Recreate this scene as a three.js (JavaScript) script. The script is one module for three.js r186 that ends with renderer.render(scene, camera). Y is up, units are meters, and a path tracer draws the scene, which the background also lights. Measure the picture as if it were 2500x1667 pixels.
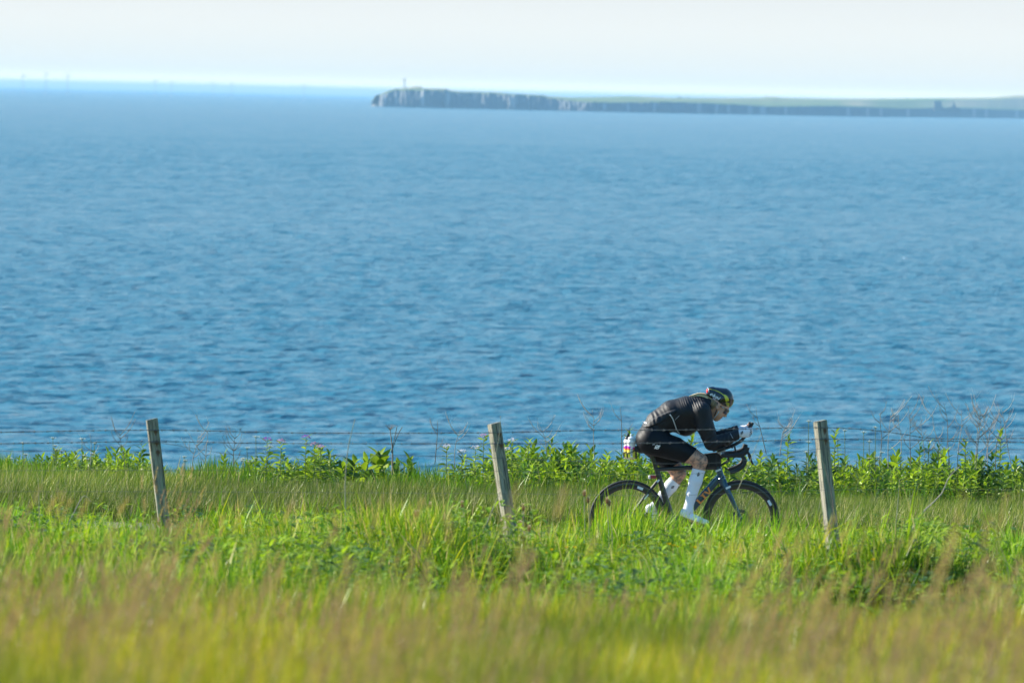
import * as THREE from 'three';
import { mergeGeometries, mergeVertices } from 'three/addons/utils/BufferGeometryUtils.js';
import { FontLoader } from 'three/addons/loaders/FontLoader.js';
import { TextGeometry } from 'three/addons/geometries/TextGeometry.js';
import { RoundedBoxGeometry } from 'three/addons/geometries/RoundedBoxGeometry.js';

// ---------------------------------------------------------------- camera, sky, sun, exposure, air
const R = THREE.MathUtils.degToRad;
const scene = new THREE.Scene();
const camera = new THREE.PerspectiveCamera(6.868, 1024 / 682, 1, 90000);
const EYE = 4.0;                                     // metres above the cycle track
camera.position.set(0, EYE, 50);
camera.rotation.order = 'YXZ';
camera.rotation.set(R(-2.457), 0, R(1.32));          // the photographer held the camera a little off level
camera.focus = 57;
camera.userData.fStop = camera.getFocalLength() / 38; // a 38 mm wide aperture
scene.add(camera);

const SUN = new THREE.Vector3(-0.86, 0.50, -0.40).normalize();   // from the left, a little behind the rider
const sun = new THREE.DirectionalLight(new THREE.Color(1.0, 0.93, 0.80), 5.0);
sun.position.copy(SUN).multiplyScalar(200);
sun.target.position.set(0, 0, 0);
sun.castShadow = true;
sun.shadow.mapSize.set(4096, 4096);
Object.assign(sun.shadow.camera, { left: -30, right: 30, top: 30, bottom: -30, near: 1, far: 400 });
scene.add(sun, sun.target);

{ // sky: clear blue overhead, paling to a bright white haze along the whole horizon
  const W = 512, H = 2048, data = new Float32Array(W * H * 4);
  const K = .87, stops = [[-90, .12, .16, .20], [-3, .22, .30, .36], [-.3, .5, .53, .53], [0, 2.6, 2.1, 1.1], [.05, 1.55, 1.3, .76], [.1, .78, .73, .54], [.2, .55, .55, .488], [.4, .505, .515, .478], [.7, .50, .507, .48], [1.0, .468, .482, .470], [3, .34, .43, .48],
    [7, .21, .385, .51], [13, .135, .335, .50], [22, .10, .295, .49], [40, .075, .22, .44], [90, .052, .16, .38]];
  for (let j = 0; j < H; j++) {
    const e = ((j + .5) / H - .5) * 180;
    let k = 0; while (k < stops.length - 2 && e > stops[k + 1][0]) k++;
    const a = stops[k], b = stops[k + 1]; let t = Math.min(1, Math.max(0, (e - a[0]) / (b[0] - a[0])));
    for (let i = 0; i < W; i++) {
      const az = ((i + .5) / W - .5) * 2 * Math.PI, ce = Math.cos(R(e));
      const c = Math.cos(az) * ce * SUN.x + Math.sin(R(e)) * SUN.y + Math.sin(az) * ce * SUN.z;
      const g = 1 + .9 * Math.pow(Math.max(0, c), 6) * Math.min(1, Math.max(0, (e - 1) / 8)) ;   // the sky is brighter round the sun
      const o = (j * W + i) * 4;
      for (let q = 0; q < 3; q++) data[o + q] = (a[q + 1] + (b[q + 1] - a[q + 1]) * t) * g * K;
      data[o + 3] = 1;
    }
  }
  const tex = new THREE.DataTexture(data, W, H, THREE.RGBAFormat, THREE.FloatType);
  tex.mapping = THREE.EquirectangularReflectionMapping;
  tex.magFilter = tex.minFilter = THREE.LinearFilter; tex.needsUpdate = true;
  scene.background = tex; scene.environment = tex;
}
scene.fog = new THREE.FogExp2(new THREE.Color().setRGB(.38, .71, 1), 1 / 22000);

const renderer = new THREE.WebGLRenderer({ antialias: true });
renderer.setSize(1024, 682);
renderer.toneMapping = THREE.LinearToneMapping;
renderer.toneMappingExposure = 2.2;
renderer.shadowMap.enabled = true;

// ---------------------------------------------------------------- helpers
function rng(seed) { let a = seed >>> 0; return () => { a = (a + 0x6D2B79F5) | 0; let t = Math.imul(a ^ (a >>> 15), 1 | a); t = (t + Math.imul(t ^ (t >>> 7), 61 | t)) ^ t; return ((t ^ (t >>> 14)) >>> 0) / 4294967296; }; }
const hash2 = (x, y) => { let h = Math.imul(x | 0, 374761393) + Math.imul(y | 0, 668265263); h = Math.imul(h ^ (h >>> 13), 1274126177); return ((h ^ (h >>> 16)) >>> 0) / 4294967296; };
function noise2(x, y) { const ix = Math.floor(x), iy = Math.floor(y); let u = x - ix, v = y - iy; u = u * u * (3 - 2 * u); v = v * v * (3 - 2 * v);
  const a = hash2(ix, iy), b = hash2(ix + 1, iy), c = hash2(ix, iy + 1), d = hash2(ix + 1, iy + 1); return (a + (b - a) * u) * (1 - v) + (c + (d - c) * u) * v; }
const fbm = (x, y, n = 4) => { let s = 0, a = .5, t = 0; for (let i = 0; i < n; i++) { s += a * noise2(x, y); t += a; a *= .5; x = x * 2.03 + 17.1; y = y * 2.03 + 5.7; } return s / t; };
const lerp = (a, b, t) => a + (b - a) * t, clamp = (x, a = 0, b = 1) => Math.min(b, Math.max(a, x)), smooth = (a, b, x) => { const t = clamp((x - a) / (b - a)); return t * t * (3 - 2 * t); };
function curve(points) { return (x) => { let k = 0; while (k < points.length - 2 && x > points[k + 1][0]) k++; const [a, p] = points[k], [b, q] = points[k + 1]; return lerp(p, q, clamp((x - a) / (b - a))); }; }
const V = (x, y, z) => new THREE.Vector3(x, y, z);
const used = {};
function numbered(n) { const k = used[n] = (used[n] ?? -1) + 1; return k ? n + '_' + String(k).padStart(3, '0') : n; }
function shade(o) { o.castShadow = true; o.receiveShadow = true; return o; }
function tag(o, label, category, group, kind) { o.userData.label = label; if (category) o.userData.category = category; if (group) o.userData.group = group; if (kind) o.userData.kind = kind; return o; }
function mesh(name, geometry, material, parent) { const m = shade(new THREE.Mesh(geometry, material)); m.name = parent && parent !== scene ? name : numbered(name); (parent ?? scene).add(m); return m; }
function thing(name, label, category, pos, group) { const g = new THREE.Group(); g.name = numbered(name); if (pos) g.position.copy(pos); tag(g, label, category, group); scene.add(g); return g; }
function mat(color, rough = .6, extra = {}) { return new THREE.MeshPhysicalMaterial({ color: color instanceof THREE.Color ? color : new THREE.Color().setRGB(...color), roughness: rough, ...extra }); }
const leafMat = (extra = {}) => new THREE.MeshPhysicalMaterial({ color: 0xffffff, vertexColors: true, roughness: 1, transmission: .32, thickness: 0, side: THREE.DoubleSide, specularIntensity: .15, clearcoat: .14, clearcoatRoughness: .30, ...extra });
function geo(pos, idx, col, uv) { const g = new THREE.BufferGeometry(); g.setAttribute('position', new THREE.Float32BufferAttribute(pos, 3)); if (uv) g.setAttribute('uv', new THREE.Float32BufferAttribute(uv, 2)); if (col) g.setAttribute('color', new THREE.Float32BufferAttribute(col, 3)); g.setIndex(idx); g.computeVertexNormals(); return g; }

// where a pixel of the 2500-wide photograph lies, d metres in front of the camera
camera.updateMatrixWorld(true);
function at(px, py, d) { const k = d / 13889; return V((px - 1250) * k, (833.5 - py) * k, -d).applyMatrix4(camera.matrixWorld); }
// a tapered tube through points; radius a number, a list or a function; flat squashes it across
function tube(points, radius, sides = 8, { flat = 1, cap = true, up = V(0, 0, 1) } = {}) {
  const n = points.length, pos = [], idx = [], rad = (i) => typeof radius === 'number' ? radius : Array.isArray(radius) ? radius[i] : radius(i / (n - 1));
  for (let i = 0; i < n; i++) {
    const t = points[Math.min(n - 1, i + 1)].clone().sub(points[Math.max(0, i - 1)]).normalize();
    let b = up.clone().sub(t.clone().multiplyScalar(up.dot(t))); if (b.lengthSq() < 1e-6) b = V(1, 0, 0).sub(t.clone().multiplyScalar(t.x)); b.normalize();
    const s = t.clone().cross(b), r = rad(i);
    for (let k = 0; k < sides; k++) { const a = k / sides * 2 * Math.PI, c = Math.cos(a) * r, d = Math.sin(a) * r * flat; pos.push(points[i].x + s.x * c + b.x * d, points[i].y + s.y * c + b.y * d, points[i].z + s.z * c + b.z * d); }
  }
  for (let i = 0; i < n - 1; i++) for (let k = 0; k < sides; k++) { const a = i * sides + k, b = i * sides + (k + 1) % sides; idx.push(a, b, a + sides, b, b + sides, a + sides); }
  if (cap) for (const [e, f] of [[0, 1], [n - 1, 0]]) { const o = pos.length / 3; pos.push(points[e].x, points[e].y, points[e].z); for (let k = 0; k < sides; k++) { const a = e * sides + k, b = e * sides + (k + 1) % sides; f ? idx.push(o, b, a) : idx.push(o, a, b); } }
  return geo(pos, idx);
}
function spline(points, n) { const c = new THREE.CatmullRomCurve3(points, false, 'centripetal'); return c.getPoints(n); }
const tint = (g, c) => { const n = g.attributes.position.count, a = new Float32Array(n * 3); for (let i = 0; i < n; i++) a.set(c, i * 3); g.setAttribute('color', new THREE.BufferAttribute(a, 3)); return g; };
const merge = (list) => { for (const g of list) for (const k of Object.keys(g.attributes)) if (!list.every((q) => q.attributes[k])) g.deleteAttribute(k); return mergeGeometries(list.some((g) => !g.index) ? list.map((g) => g.index ? g.toNonIndexed() : g) : list); };
const vary = (r, lo, span) => { const k = lo + span * r(); return (c) => c * k; };
// ---------------------------------------------------------------- the setting: sea, headland, ground
const SEA = EYE - 22;
// height of the land by distance in front of the camera: bank, cycle track, verge, cliff edge
const bankProfile = curve([[-60, 2.5], [6, 2.55], [12, 2.42], [17, 2.05], [22, 1.66], [28, 1.24], [36, .76], [42, .46], [44.5, .34], [47, .04], [48, 0], [52.4, 0], [54, -.02], [60, -.30], [62, -.8], [64, -5], [68, SEA - 1], [90, SEA - 4]]);
const gauss = (x, z, cx, cz, sx, sz) => Math.exp(-((x - cx) ** 2) / (2 * sx * sx) - ((z - cz) ** 2) / (2 * sz * sz));
const groundY = (x, d) => {
  let y = bankProfile(d);
  if (d < 47) y += .10 * (fbm(x * .5 + 3, d * .35) - .5) * smooth(6, 14, d);
  if (d > 46 && d < 53) y += x * .0 ;
  if (d > 53 && d < 62) y += .10 * (fbm(x * .6 + 11, d * .5 + 4) - .5);
  y += .16 * gauss(x, d, -.6, 40.4, .8, 1.3) - .36 * gauss(x, d, -.12, 36.8, .5, .8);      // hummock by the middle post and the hollow before it
  y += .16 * gauss(x, d, 2.9, 40.4, .8, 1.3) - .36 * gauss(x, d, 2.4, 36.8, .6, .8);      // the same by the right post
  return y;
};
{ // ground
  const xs = [], ds = [], pos = [], idx = [];
  for (let i = 0; i <= 120; i++) { const t = i / 60 - 1; xs.push(Math.sign(t) * (Math.abs(t) * 8 + Math.pow(Math.abs(t), 6) * 600)); }
  for (let d = -60; d < 0; d += 10) ds.push(d);
  for (let d = 0; d < 62; d += .4) ds.push(d);
  for (let d = 62; d < 92; d += 1) ds.push(d);
  for (const d of ds) for (const x of xs) pos.push(x, groundY(x, d) + (d > 62 && d < 70 ? 1.2 * (fbm(x * .3, d * .5) - .5) : 0), 50 - d);
  for (let j = 0; j < ds.length - 1; j++) for (let i = 0; i < 120; i++) { const a = j * 121 + i; idx.push(a, a + 1, a + 121, a + 1, a + 122, a + 121); }
  const g = geo(pos, idx);
  const col = []; const P = g.attributes.position;
  for (let i = 0; i < P.count; i++) { const n = fbm(P.getX(i) * 2, P.getZ(i) * 2); col.push(lerp(.035, .07, n), lerp(.035, .06, n), lerp(.015, .03, n)); }
  g.setAttribute('color', new THREE.Float32BufferAttribute(col, 3));
  tag(mesh('ground', g, mat([1, 1, 1], .95, { vertexColors: true })), 'grassy cliff-top bank and verge above the sea', null, null, 'structure');
}
{ // cycle track of compacted grit between the bank and the verge
  const pos = [], idx = [], col = [], r = rng(5); let n = 0;
  for (let x = -40; x <= 40; x += .25) { for (let k = 0; k <= 12; k++) { const d = 48.1 + k * .34 + .1 * (noise2(x, k) - .5); pos.push(x, .012 + .02 * x * 0 + .012 * noise2(x * 5, k * 5), 50 - d); const v = .10 + .12 * fbm(x * 4, k * 3) + .05 * r(); col.push(v * 1.1, v, v * .85); }
    if (n) for (let k = 0; k < 12; k++) { const a = (n - 1) * 13 + k; idx.push(a, a + 13, a + 1, a + 1, a + 13, a + 14); } n++; }
  tag(mesh('path', geo(pos, idx.reverse(), col), mat([1, 1, 1], .95, { vertexColors: true })), 'narrow gritty track along the cliff top', null, null, 'structure');
}
{ // sea: one sheet of waves from under the cliff to the horizon
  const r = rng(77), waves = [];
  for (let i = 0; i < 50; i++) {
    const L = 0.85 * Math.pow(5, Math.pow(r(), 1.1)), dir = R(90 + (r() + r() + r() - 1.5) * 62 + 8), k = 2 * Math.PI / L;
    waves.push({ kx: Math.cos(dir) * k, kz: Math.sin(dir) * k, L, a: .0050 * Math.pow(L, .90) * (.6 + .8 * r()), p: r() * 6.283 });
  }
  for (let i = 0; i < 22; i++) {   // longer waves, which are all that still shows far out
    const L = 5.5 * Math.pow(5, r()), dir = R(90 + (r() + r() + r() - 1.5) * 60 + 8), k = 2 * Math.PI / L;
    waves.push({ kx: Math.cos(dir) * k, kz: Math.sin(dir) * k, L, a: .0042 * Math.pow(L, .85) * (.6 + .8 * r()), p: r() * 6.283, long: true });
  }
  const angles = [], rows = [];
  for (let a = -80; a < -9; a += 3.5) angles.push(a);
  for (let i = 0; i <= 300; i++) angles.push(lerp(-8, 8, i / 300));
  for (let a = 11.5; a < 83; a += 3.5) angles.push(a);
  let d = 62; while (d < 60000) { rows.push(d); d += d < 300 ? 8 : d < 900 ? lerp(.48, .95, (d - 300) / 600) : d < 2600 ? lerp(1.0, 3.0, (d - 900) / 1700) : d < 6000 ? d * .0016 : d * .02; }
  const pos = [], uv = [], idx = [], nA = angles.length;
  for (const dd of rows) {
    const step = Math.max(dd < 300 ? 8 : dd < 900 ? .5 : dd < 2600 ? lerp(1, 3, (dd - 900) / 1700) : dd * .0016, dd * .00093);
    for (const a of angles) {
      const x = Math.tan(R(a)) * dd, z = 50 - dd; let y = 0, gx = 0, gz = 0;
      if (dd > 290 && Math.abs(a) < 9) {
        const gust = .75 + .6 * (fbm(x * .012 + 9, z * .006, 3) );
        for (const w of waves) {
          const f = clamp((w.L / step - 2.2) / 1.6); if (f <= 0) continue;
          const ph = w.kx * x + w.kz * z + w.p, s = Math.sin(ph), A = w.a * f * gust * (w.long ? lerp(.30, 1, smooth(600, 1700, dd)) : 1);
          y += A * (s + .18 * Math.cos(2 * ph)); const c = Math.cos(ph) * A * .8; gx += c * w.kx / Math.hypot(w.kx, w.kz); gz += c * w.kz / Math.hypot(w.kx, w.kz);
        }
      }
      pos.push(x - gx, SEA + y, z - gz); uv.push(x / 61, z / 61);
    }
  }
  for (let j = 0; j < rows.length - 1; j++) for (let i = 0; i < nA - 1; i++) { const q = j * nA + i; idx.push(q, q + 1, q + nA, q + 1, q + nA + 1, q + nA); }
  const sinT = new Float32Array(4096); for (let i = 0; i < 4096; i++) sinT[i] = Math.sin(i / 4096 * 2 * Math.PI);
  const ripples = (tile, L0, span, power, count) => {   // a tileable height map, tile metres wide
    const N = 2048, data = new Uint8Array(N * N * 4), H = new Float32Array(N * N);
    for (let i = 0; i < count; i++) { const L = L0 * Math.pow(span, r()), mm = tile / L, dir = R(90 + (r() + r() - 1) * 75), m = Math.round(Math.cos(dir) * mm), n = Math.round(Math.sin(dir) * mm), a = Math.pow(L, power) * (.5 + r()), P = Math.floor(r() * 4096);
      for (let j = 0; j < N; j++) { const q = n * j * 2 + P; for (let i2 = 0; i2 < N; i2++) H[j * N + i2] += a * sinT[(m * i2 * 2 + q) & 4095]; } }
    let lo = 1e9, hi = -1e9; for (const h of H) { if (h < lo) lo = h; if (h > hi) hi = h; }
    for (let i = 0; i < N * N; i++) { const v = (H[i] - lo) / (hi - lo) * 255; data[i * 4] = data[i * 4 + 1] = data[i * 4 + 2] = v; data[i * 4 + 3] = 255; }
    const tex = new THREE.DataTexture(data, N, N); tex.wrapS = tex.wrapT = THREE.RepeatWrapping; tex.magFilter = THREE.LinearFilter; tex.needsUpdate = true; return tex;
  };
  const chop = ripples(61, .30, 16, .93, 110);
  const m = mat([.018, .120, .182], .17, { ior: 1.333, bumpMap: chop, bumpScale: 1.25 });
  const g = geo(pos, idx, null, uv);
  tag(mesh('sea', g, m), 'blue sea with small wind waves out to the horizon', null, null, 'structure');
}
// distant coast. horizonY(px) and base lines were read off the photograph and turned into metres
const F = 13889, horizonY = (px) => 208.3 + .023 * px;
const coastD = curve([[600, 10300], [894, 10100], [1146, 10150], [1431, 10150], [1699, 10400], [2089, 11200], [2500, 13600], [3600, 17000]]);
const coastX = (px, d) => (px - 1250) / F * d;
{
  const sky = curve([[894, 250], [896, 243], [903, 232], [914, 229], [924, 224], [949, 215.5], [981, 213.5], [999, 210.5], [1013, 210], [1018, 215], [1074, 215.5], [1085, 220], [1110, 222.5], [1200, 224.5], [1231, 228], [1313, 231], [1325, 234.5], [1378, 237], [1446, 236], [1520, 234], [1556, 235], [1610, 238], [1760, 238.5], [1840, 238], [1875, 235.5], [1892, 238], [2020, 240], [2160, 239.5], [2410, 237], [2464, 232], [2500, 230.5], [2700, 236], [3600, 250]]);
  const rim = curve([[894, 252], [903, 234], [924, 226], [949, 218], [1074, 217.5], [1085, 222], [1200, 226.5], [1313, 233], [1325, 237], [1396, 246], [1467, 249], [1574, 247.5], [1660, 248], [1767, 253], [1874, 259], [2017, 257], [2195, 264], [2285, 262], [2374, 264], [2500, 269], [3600, 290]]);
  const gullies = [[898, 4], [926, 4], [955, 4], [1018, 6], [1080, 6], [1238, 9], [1463, 6], [1520, 4], [1585, 5], [1693, 6], [1737, 5], [1766, 5], [1818, 7], [1850, 9], [1905, 4], [2058, 5], [2105, 4], [2138, 4], [2204, 5], [2365, 5], [2395, 4], [2470, 5]];   // pale scree chutes in the cliff
  const pos = [], col = [], idx = [], rows = 13, step = 1.6; let n = 0;
  const rock = [.13, .135, .145], turf = [.11, .15, .040], scree = [.38, .36, .34], tan = [.27, .22, .12];
  for (let px = 893; px < 3400; px += px < 2560 ? step : 12) {
    const d0 = coastD(px), hz = horizonY(px), hOf = (y, d) => EYE - (y - hz) / F * d;      // metres above y = 0
    const rimH = Math.max(hOf(rim(px), d0 + 15), SEA + 6), tip = clamp((px - 893) / 26);
    // buttresses and gullies: how far each stretch of cliff stands forward
    const b = 60 * (fbm(px * .017, 3.3, 3) - .5) + 14 * fbm(px * .05, 8.1, 3) + 6 * noise2(px * .21, 1.7);
    for (let k = 0; k < rows; k++) {
      let y, d, c;
      if (k < 9) { const t = k / 8; y = lerp(SEA - 2, rimH, t); d = d0 + (b + 10 * (noise2(px * .15, k * .9) - .5)) * (.6 + .4 * t) + 24 * Math.pow(t, 1.6) + (1 - tip) * 240;
        y += (k > 0 && k < 8 ? 2.2 * (noise2(px * .3, k * 1.3) - .5) : 0);
        let gul = 0; for (const [g, w] of gullies) gul = Math.max(gul, .9 * smooth(w * 1.2, w * .4, Math.abs(px + 2 * (noise2(px * .3, k) - .5) - g)));
        const v = .75 + .5 * noise2(px * .4, k * 1.1); c = rock.map((q, i) => lerp(q * v, scree[i] * (.8 + .3 * v), gul * smooth(.0, .35, t) * (1 - .3 * t))); if (k === 8) c = turf; }
      else { const t = (k - 8) / 3, dB = d0 + b + 30 + 500 * Math.min(t, 1) * smooth(900, 1500, px) + 120 * t; d = dB; const yS = hOf(sky(px), dB);
        if (k < 12) { y = lerp(rimH, Math.max(yS, SEA + 4), smooth(0, 1, t)); if (k === 11) y = Math.max(yS, SEA + 4); } else { d += 200; y = SEA - 4; }
        const f = noise2(px * .012, k * .7); c = px < 1320 ? turf.map((q, i) => lerp(q, tan[i], f)) : turf.map((q, i) => lerp(q, tan[i], clamp((f - .35) * 2))); }
      pos.push(coastX(px, d), y, 50 - d); col.push(...c);
    }
    if (n) for (let k = 0; k < rows - 1; k++) { const a = (n - 1) * rows + k; idx.push(a, a + rows, a + 1, a + 1, a + rows, a + rows + 1); }
    n++;
  }
  const g = geo(pos, idx, col);
  tag(mesh('headland', g, mat([1, 1, 1], .95, { vertexColors: true, side: THREE.DoubleSide })), 'long low headland of grey cliffs with green fields on top, across the bay', null, null, 'structure');
}
// ---------------------------------------------------------------- grass
const GREENS = {
  dark: [[.030, .085, .010], [.045, .110, .012], [.060, .135, .018]],  // dark green foliage, toned down further to stand in for shade
  lush: [[.105, .250, .008], [.175, .345, .008], [.290, .430, .010], [.400, .460, .014], [.070, .160, .010], [.48, .40, .15]],
  meadow: [[.260, .320, .012], [.350, .370, .014], [.170, .250, .012], [.410, .350, .025], [.48, .37, .13]],
  verge: [[.110, .195, .020], [.175, .260, .028], [.240, .290, .050], [.070, .130, .020], [.42, .38, .20]],
};
function pick(r, list, weights) { let t = r(); for (let i = 0; i < list.length; i++) { t -= weights[i]; if (t <= 0) return list[i]; } return list[0]; }
function blade(out, r, base, len, width, az, tilt, bend, color, segments = 3) {
  const { pos, idx, col } = out, start = pos.length / 3, ca = Math.cos(az), sa = Math.sin(az), tw = az + Math.PI / 2 + (r() - .5) * 2.2, wx = Math.cos(tw), wz = Math.sin(tw);
  let x = base[0], y = base[1], z = base[2], t = tilt; const step = len / segments;
  for (let k = 0; k <= segments; k++) {
    const f = k / segments, w = width * .5 * (k === segments ? 0 : 1 - .55 * f * f);
    if (k < segments) { pos.push(x - wx * w, y, z - wz * w, x + wx * w, y, z + wz * w); col.push(...color, ...color); } else { pos.push(x, y, z); col.push(...color); }
    if (k < segments - 1) { const a = start + k * 2; idx.push(a, a + 1, a + 2, a + 1, a + 3, a + 2); } else if (k === segments - 1) { const a = start + k * 2; idx.push(a, a + 1, a + 2); }
    x += ca * Math.sin(t) * step; z += sa * Math.sin(t) * step; y += Math.cos(t) * step; t += bend / segments;
  }
}
function tuft(seed, kind, n, len, width, radius, weights, wind) {
  const r = rng(seed), out = { pos: [], idx: [], col: [] };
  for (let i = 0; i < n; i++) {
    const a = r() * 6.283, q = Math.sqrt(r()) * radius, l = len * (.45 + .75 * r()), c = pick(r, GREENS[kind], weights), v = .8 + .4 * r();
    const toWind = r() < wind, az = toWind ? (r() - .5) * 1.6 : r() * 6.283;
    blade(out, r, [Math.cos(a) * q, -.02, Math.sin(a) * q], l, width * (.7 + .6 * r()), az, .04 + .42 * r() * r() + .1 * r(), r() * r() * (toWind ? 1.7 : 1.5), c.map((k) => k * v));
  }
  return geo(out.pos, out.idx, out.col);
}
// heads of seeding grass: thin stems with a loose tan panicle
function seedTuft(seed, n, len, headColors) {
  const r = rng(seed), out = { pos: [], idx: [], col: [] };
  for (let i = 0; i < n; i++) {
    const a = r() * 6.283, q = Math.sqrt(r()) * .16, l = len * (.7 + .45 * r()), az = (r() - .45) * 2.4, tilt = .04 + .16 * r(), bend = .15 + .35 * r();
    const bx = Math.cos(a) * q, bz = Math.sin(a) * q, stem = [.26, .24, .09];
    blade(out, r, [bx, -.02, bz], l, .0032, az, tilt, bend, stem, 4);
    const hc = headColors[Math.floor(r() * headColors.length)], hl = .07 + .08 * r();
    for (let k = 0; k < 26; k++) {   // spikelets along the upper stem
      const f = k / 26, s = (l - hl * (1 - f)) / l, t = tilt + bend * s * .5, d = l * s;
      const x = bx + Math.cos(az) * Math.sin(t) * d, y = Math.cos(t) * d, z = bz + Math.sin(az) * Math.sin(t) * d, ra = k * 2.4, rr = .004 + .011 * Math.sin(Math.PI * (.15 + .8 * f)) * (.6 + .7 * r());
      blade(out, r, [x, y, z], .012 + .012 * r(), .0055, ra, .5 + .6 * r(), .2, hc.map(vary(r, .75, .5)), 2);
    }
  }
  return geo(out.pos, out.idx, out.col);
}
const stuffGroup = (name, label, category) => tag(thing(name, label, category), label, category, null, 'stuff');
function scatter(parent, name, geos, material, spots) {   // spots: [x, d, scale, turn, tint, sink]
  const lists = geos.map(() => []); spots.forEach((s, i) => lists[Math.floor(hash2(i, 91) * geos.length)].push(s));
  const M = new THREE.Matrix4(), q = new THREE.Quaternion(), e = new THREE.Euler(), c = new THREE.Color();
  geos.forEach((g, k) => {
    const im = new THREE.InstancedMesh(g, material, lists[k].length); im.name = name; im.userData.kind = 'stuff'; shade(im);
    lists[k].forEach((s, i) => { e.set((hash2(i, 7) - .5) * (s[7] ?? .35), s[3], (hash2(i, 8) - .5) * (s[7] ?? .35)); M.compose(V(s[0], groundY(s[0], s[1]) - (s[5] ?? 0), 50 - s[1]), q.setFromEuler(e), V(s[2], s[2] * (s[6] ?? 1), s[2])); im.setMatrixAt(i, M); im.setColorAt(i, c.setRGB(...s[4])); });
    parent.add(im);
  });
}
const range = (seed, d0, d1, perM2, half, keep) => { // jittered spots over a strip of land
  const r = rng(seed), out = [], s = 1 / Math.sqrt(perM2);
  for (let d = d0; d < d1; d += s) { const h = half(d); for (let x = -h; x < h; x += s) { const px = x + (r() - .5) * s * 1.6, pd = d + (r() - .5) * s * 1.6, a = r(), b = r(), c = r(); const k = keep(px, pd, a, b, c); if (k) out.push([px, pd, ...k]); } }
  return out;
};
const halfWidth = (d) => d * .112 + .7;
const wTurn = (a) => (a - .5) * 1.5;     // tufts keep the lean the sea wind gives them
const lushMix = (x, d) => clamp(smooth(26, 37, d) + (fbm(x * .55 + 31, d * .22, 3) - .5) * 1.3);
const opening = (x, d) => smooth(31, 32.5, d) * smooth(37.2, 36.6, d) * Math.max(smooth(.60, .36, Math.abs(x + .12 + .1 * Math.sin(d * 2))), smooth(.74, .46, Math.abs(x - 2.38 - .12 * Math.sin(d * 2.3))));   // short grass in front of the two hollows
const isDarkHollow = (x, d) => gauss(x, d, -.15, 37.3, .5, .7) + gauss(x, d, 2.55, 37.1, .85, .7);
{
  const g = stuffGroup('bank_grass', 'lush bright green grass on the bank along the wire fence', 'grass');
  const W = [.26, .30, .20, .10, .10, .04], geos = [1, 2, 3, 4, 5].map((s) => tuft(100 + s, 'lush', 13, .37, .0092, .085, W, .45));
  scatter(g, 'grass_tuft', geos, leafMat(), range(11, 22, 46.6, 125, halfWidth, (x, d, a, b, c) => {
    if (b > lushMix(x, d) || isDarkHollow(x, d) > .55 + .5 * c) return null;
    const n = fbm(x * 1.1 + 7, d * .5, 3), t = .75 + .5 * fbm(x * .7, d * .4 + 9, 2); const tall = (c > .95 ? 1.3 : 1) * (1 - .45 * smooth(38.5, 40.5, d) * smooth(44.4, 44, d) * Math.max(gauss(x, 0, -.03, 0, .28, 1), gauss(x, 0, 2.46, 0, .28, 1), gauss(x, 0, -2.7, 0, .28, 1))) * lerp(1, .12, opening(x, d)) * (1 + .6 * (gauss(x, d, -.15, 38.2, .4, .7) + gauss(x, d, 2.5, 38.2, .5, .7))); return [(.26 + .78 * smooth(.25, .75, n) + .2 * c) * tall, wTurn(a), [t * lerp(.7, 1.35, fbm(x * 1.7 + 20, d * .8, 2)), t, t * .9]];
  }));
}
{
  const g = stuffGroup('meadow_grass', 'yellow-green grass of the near slope in front of the fence', 'grass');
  const W = [.28, .24, .20, .14, .14], geos = [1, 2, 3, 4].map((s) => tuft(200 + s, 'meadow', 15, .36, .0046, .08, W, .45));
  scatter(g, 'grass_tuft', geos, leafMat(), range(12, 5.5, 44, 125, halfWidth, (x, d, a, b, c) => {
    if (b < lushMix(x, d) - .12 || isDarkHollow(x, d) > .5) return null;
    const n = fbm(x * .8 + 2, d * .4 + 8, 3); return [(.36 + .6 * n + .25 * c) * lerp(1, .12, opening(x, d)), wTurn(a), [lerp(.55, 1.25, smooth(.3, .7, fbm(x * 1.1 + 80, d * .35, 3))) * (.85 + .3 * n), lerp(.6, 1.1, smooth(.3, .7, fbm(x * 1.1 + 80, d * .35, 3))), .8]];
  }));
}
const brown = (x, d) => { // stands of brown seed heads on the near slope
  const px = 1250 + x / d * F; let v = .22 * smooth(.50, .66, fbm(x * 1.6 + 40, d * .33 + 3, 3)) * smooth(25, 18, d) + .5 * smooth(.55, .64, fbm(x * 2.4 + 90, d * .4 + 13, 2)) * smooth(16, 12, d);
  for (const [p, dd, sp, sd, w] of [[60, 19, 190, 3, 1.4], [330, 20, 70, 2.5, 1], [560, 20, 60, 2, 1], [420, 24, 45, 2.2, 1.3], [90, 41, 90, 1.6, .5], [410, 39, 45, 1.5, .6], [900, 16, 90, 2.5, .7], [1140, 20, 70, 2.5, .6], [1500, 21, 60, 2, .4], [2020, 20, 75, 3, 1.6], [2230, 17, 90, 2.5, .9], [1820, 17, 80, 2.5, .8], [2420, 17, 90, 3, 1.2]]) v += 2.2 * w * gauss(px, d, p, dd, sp * .62, sd) * smooth(.36, .56, fbm(x * 3 + 7, d * .5, 2));
  return v;
};
{
  const g = stuffGroup('seeding_grass', 'stands of brown and tan seed heads in the blurred foreground', 'grass');
  const heads = [[.38, .26, .11], [.28, .175, .085], [.44, .32, .12], [.31, .20, .115]];
  const geos = [0, 1, 2, 3].map((s) => seedTuft(300 + s, 8, .34 + .11 * s, heads));
  scatter(g, 'seed_tuft', geos, leafMat({ transmission: .35 }), range(13, 5.5, 42, 11, halfWidth, (x, d, a, b, c) => b > brown(x, d) * (1 - opening(x, d)) ? null : [.7 + .4 * c, wTurn(a), [.85 + .3 * a, .85 + .3 * a, .9]]));
}
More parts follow.
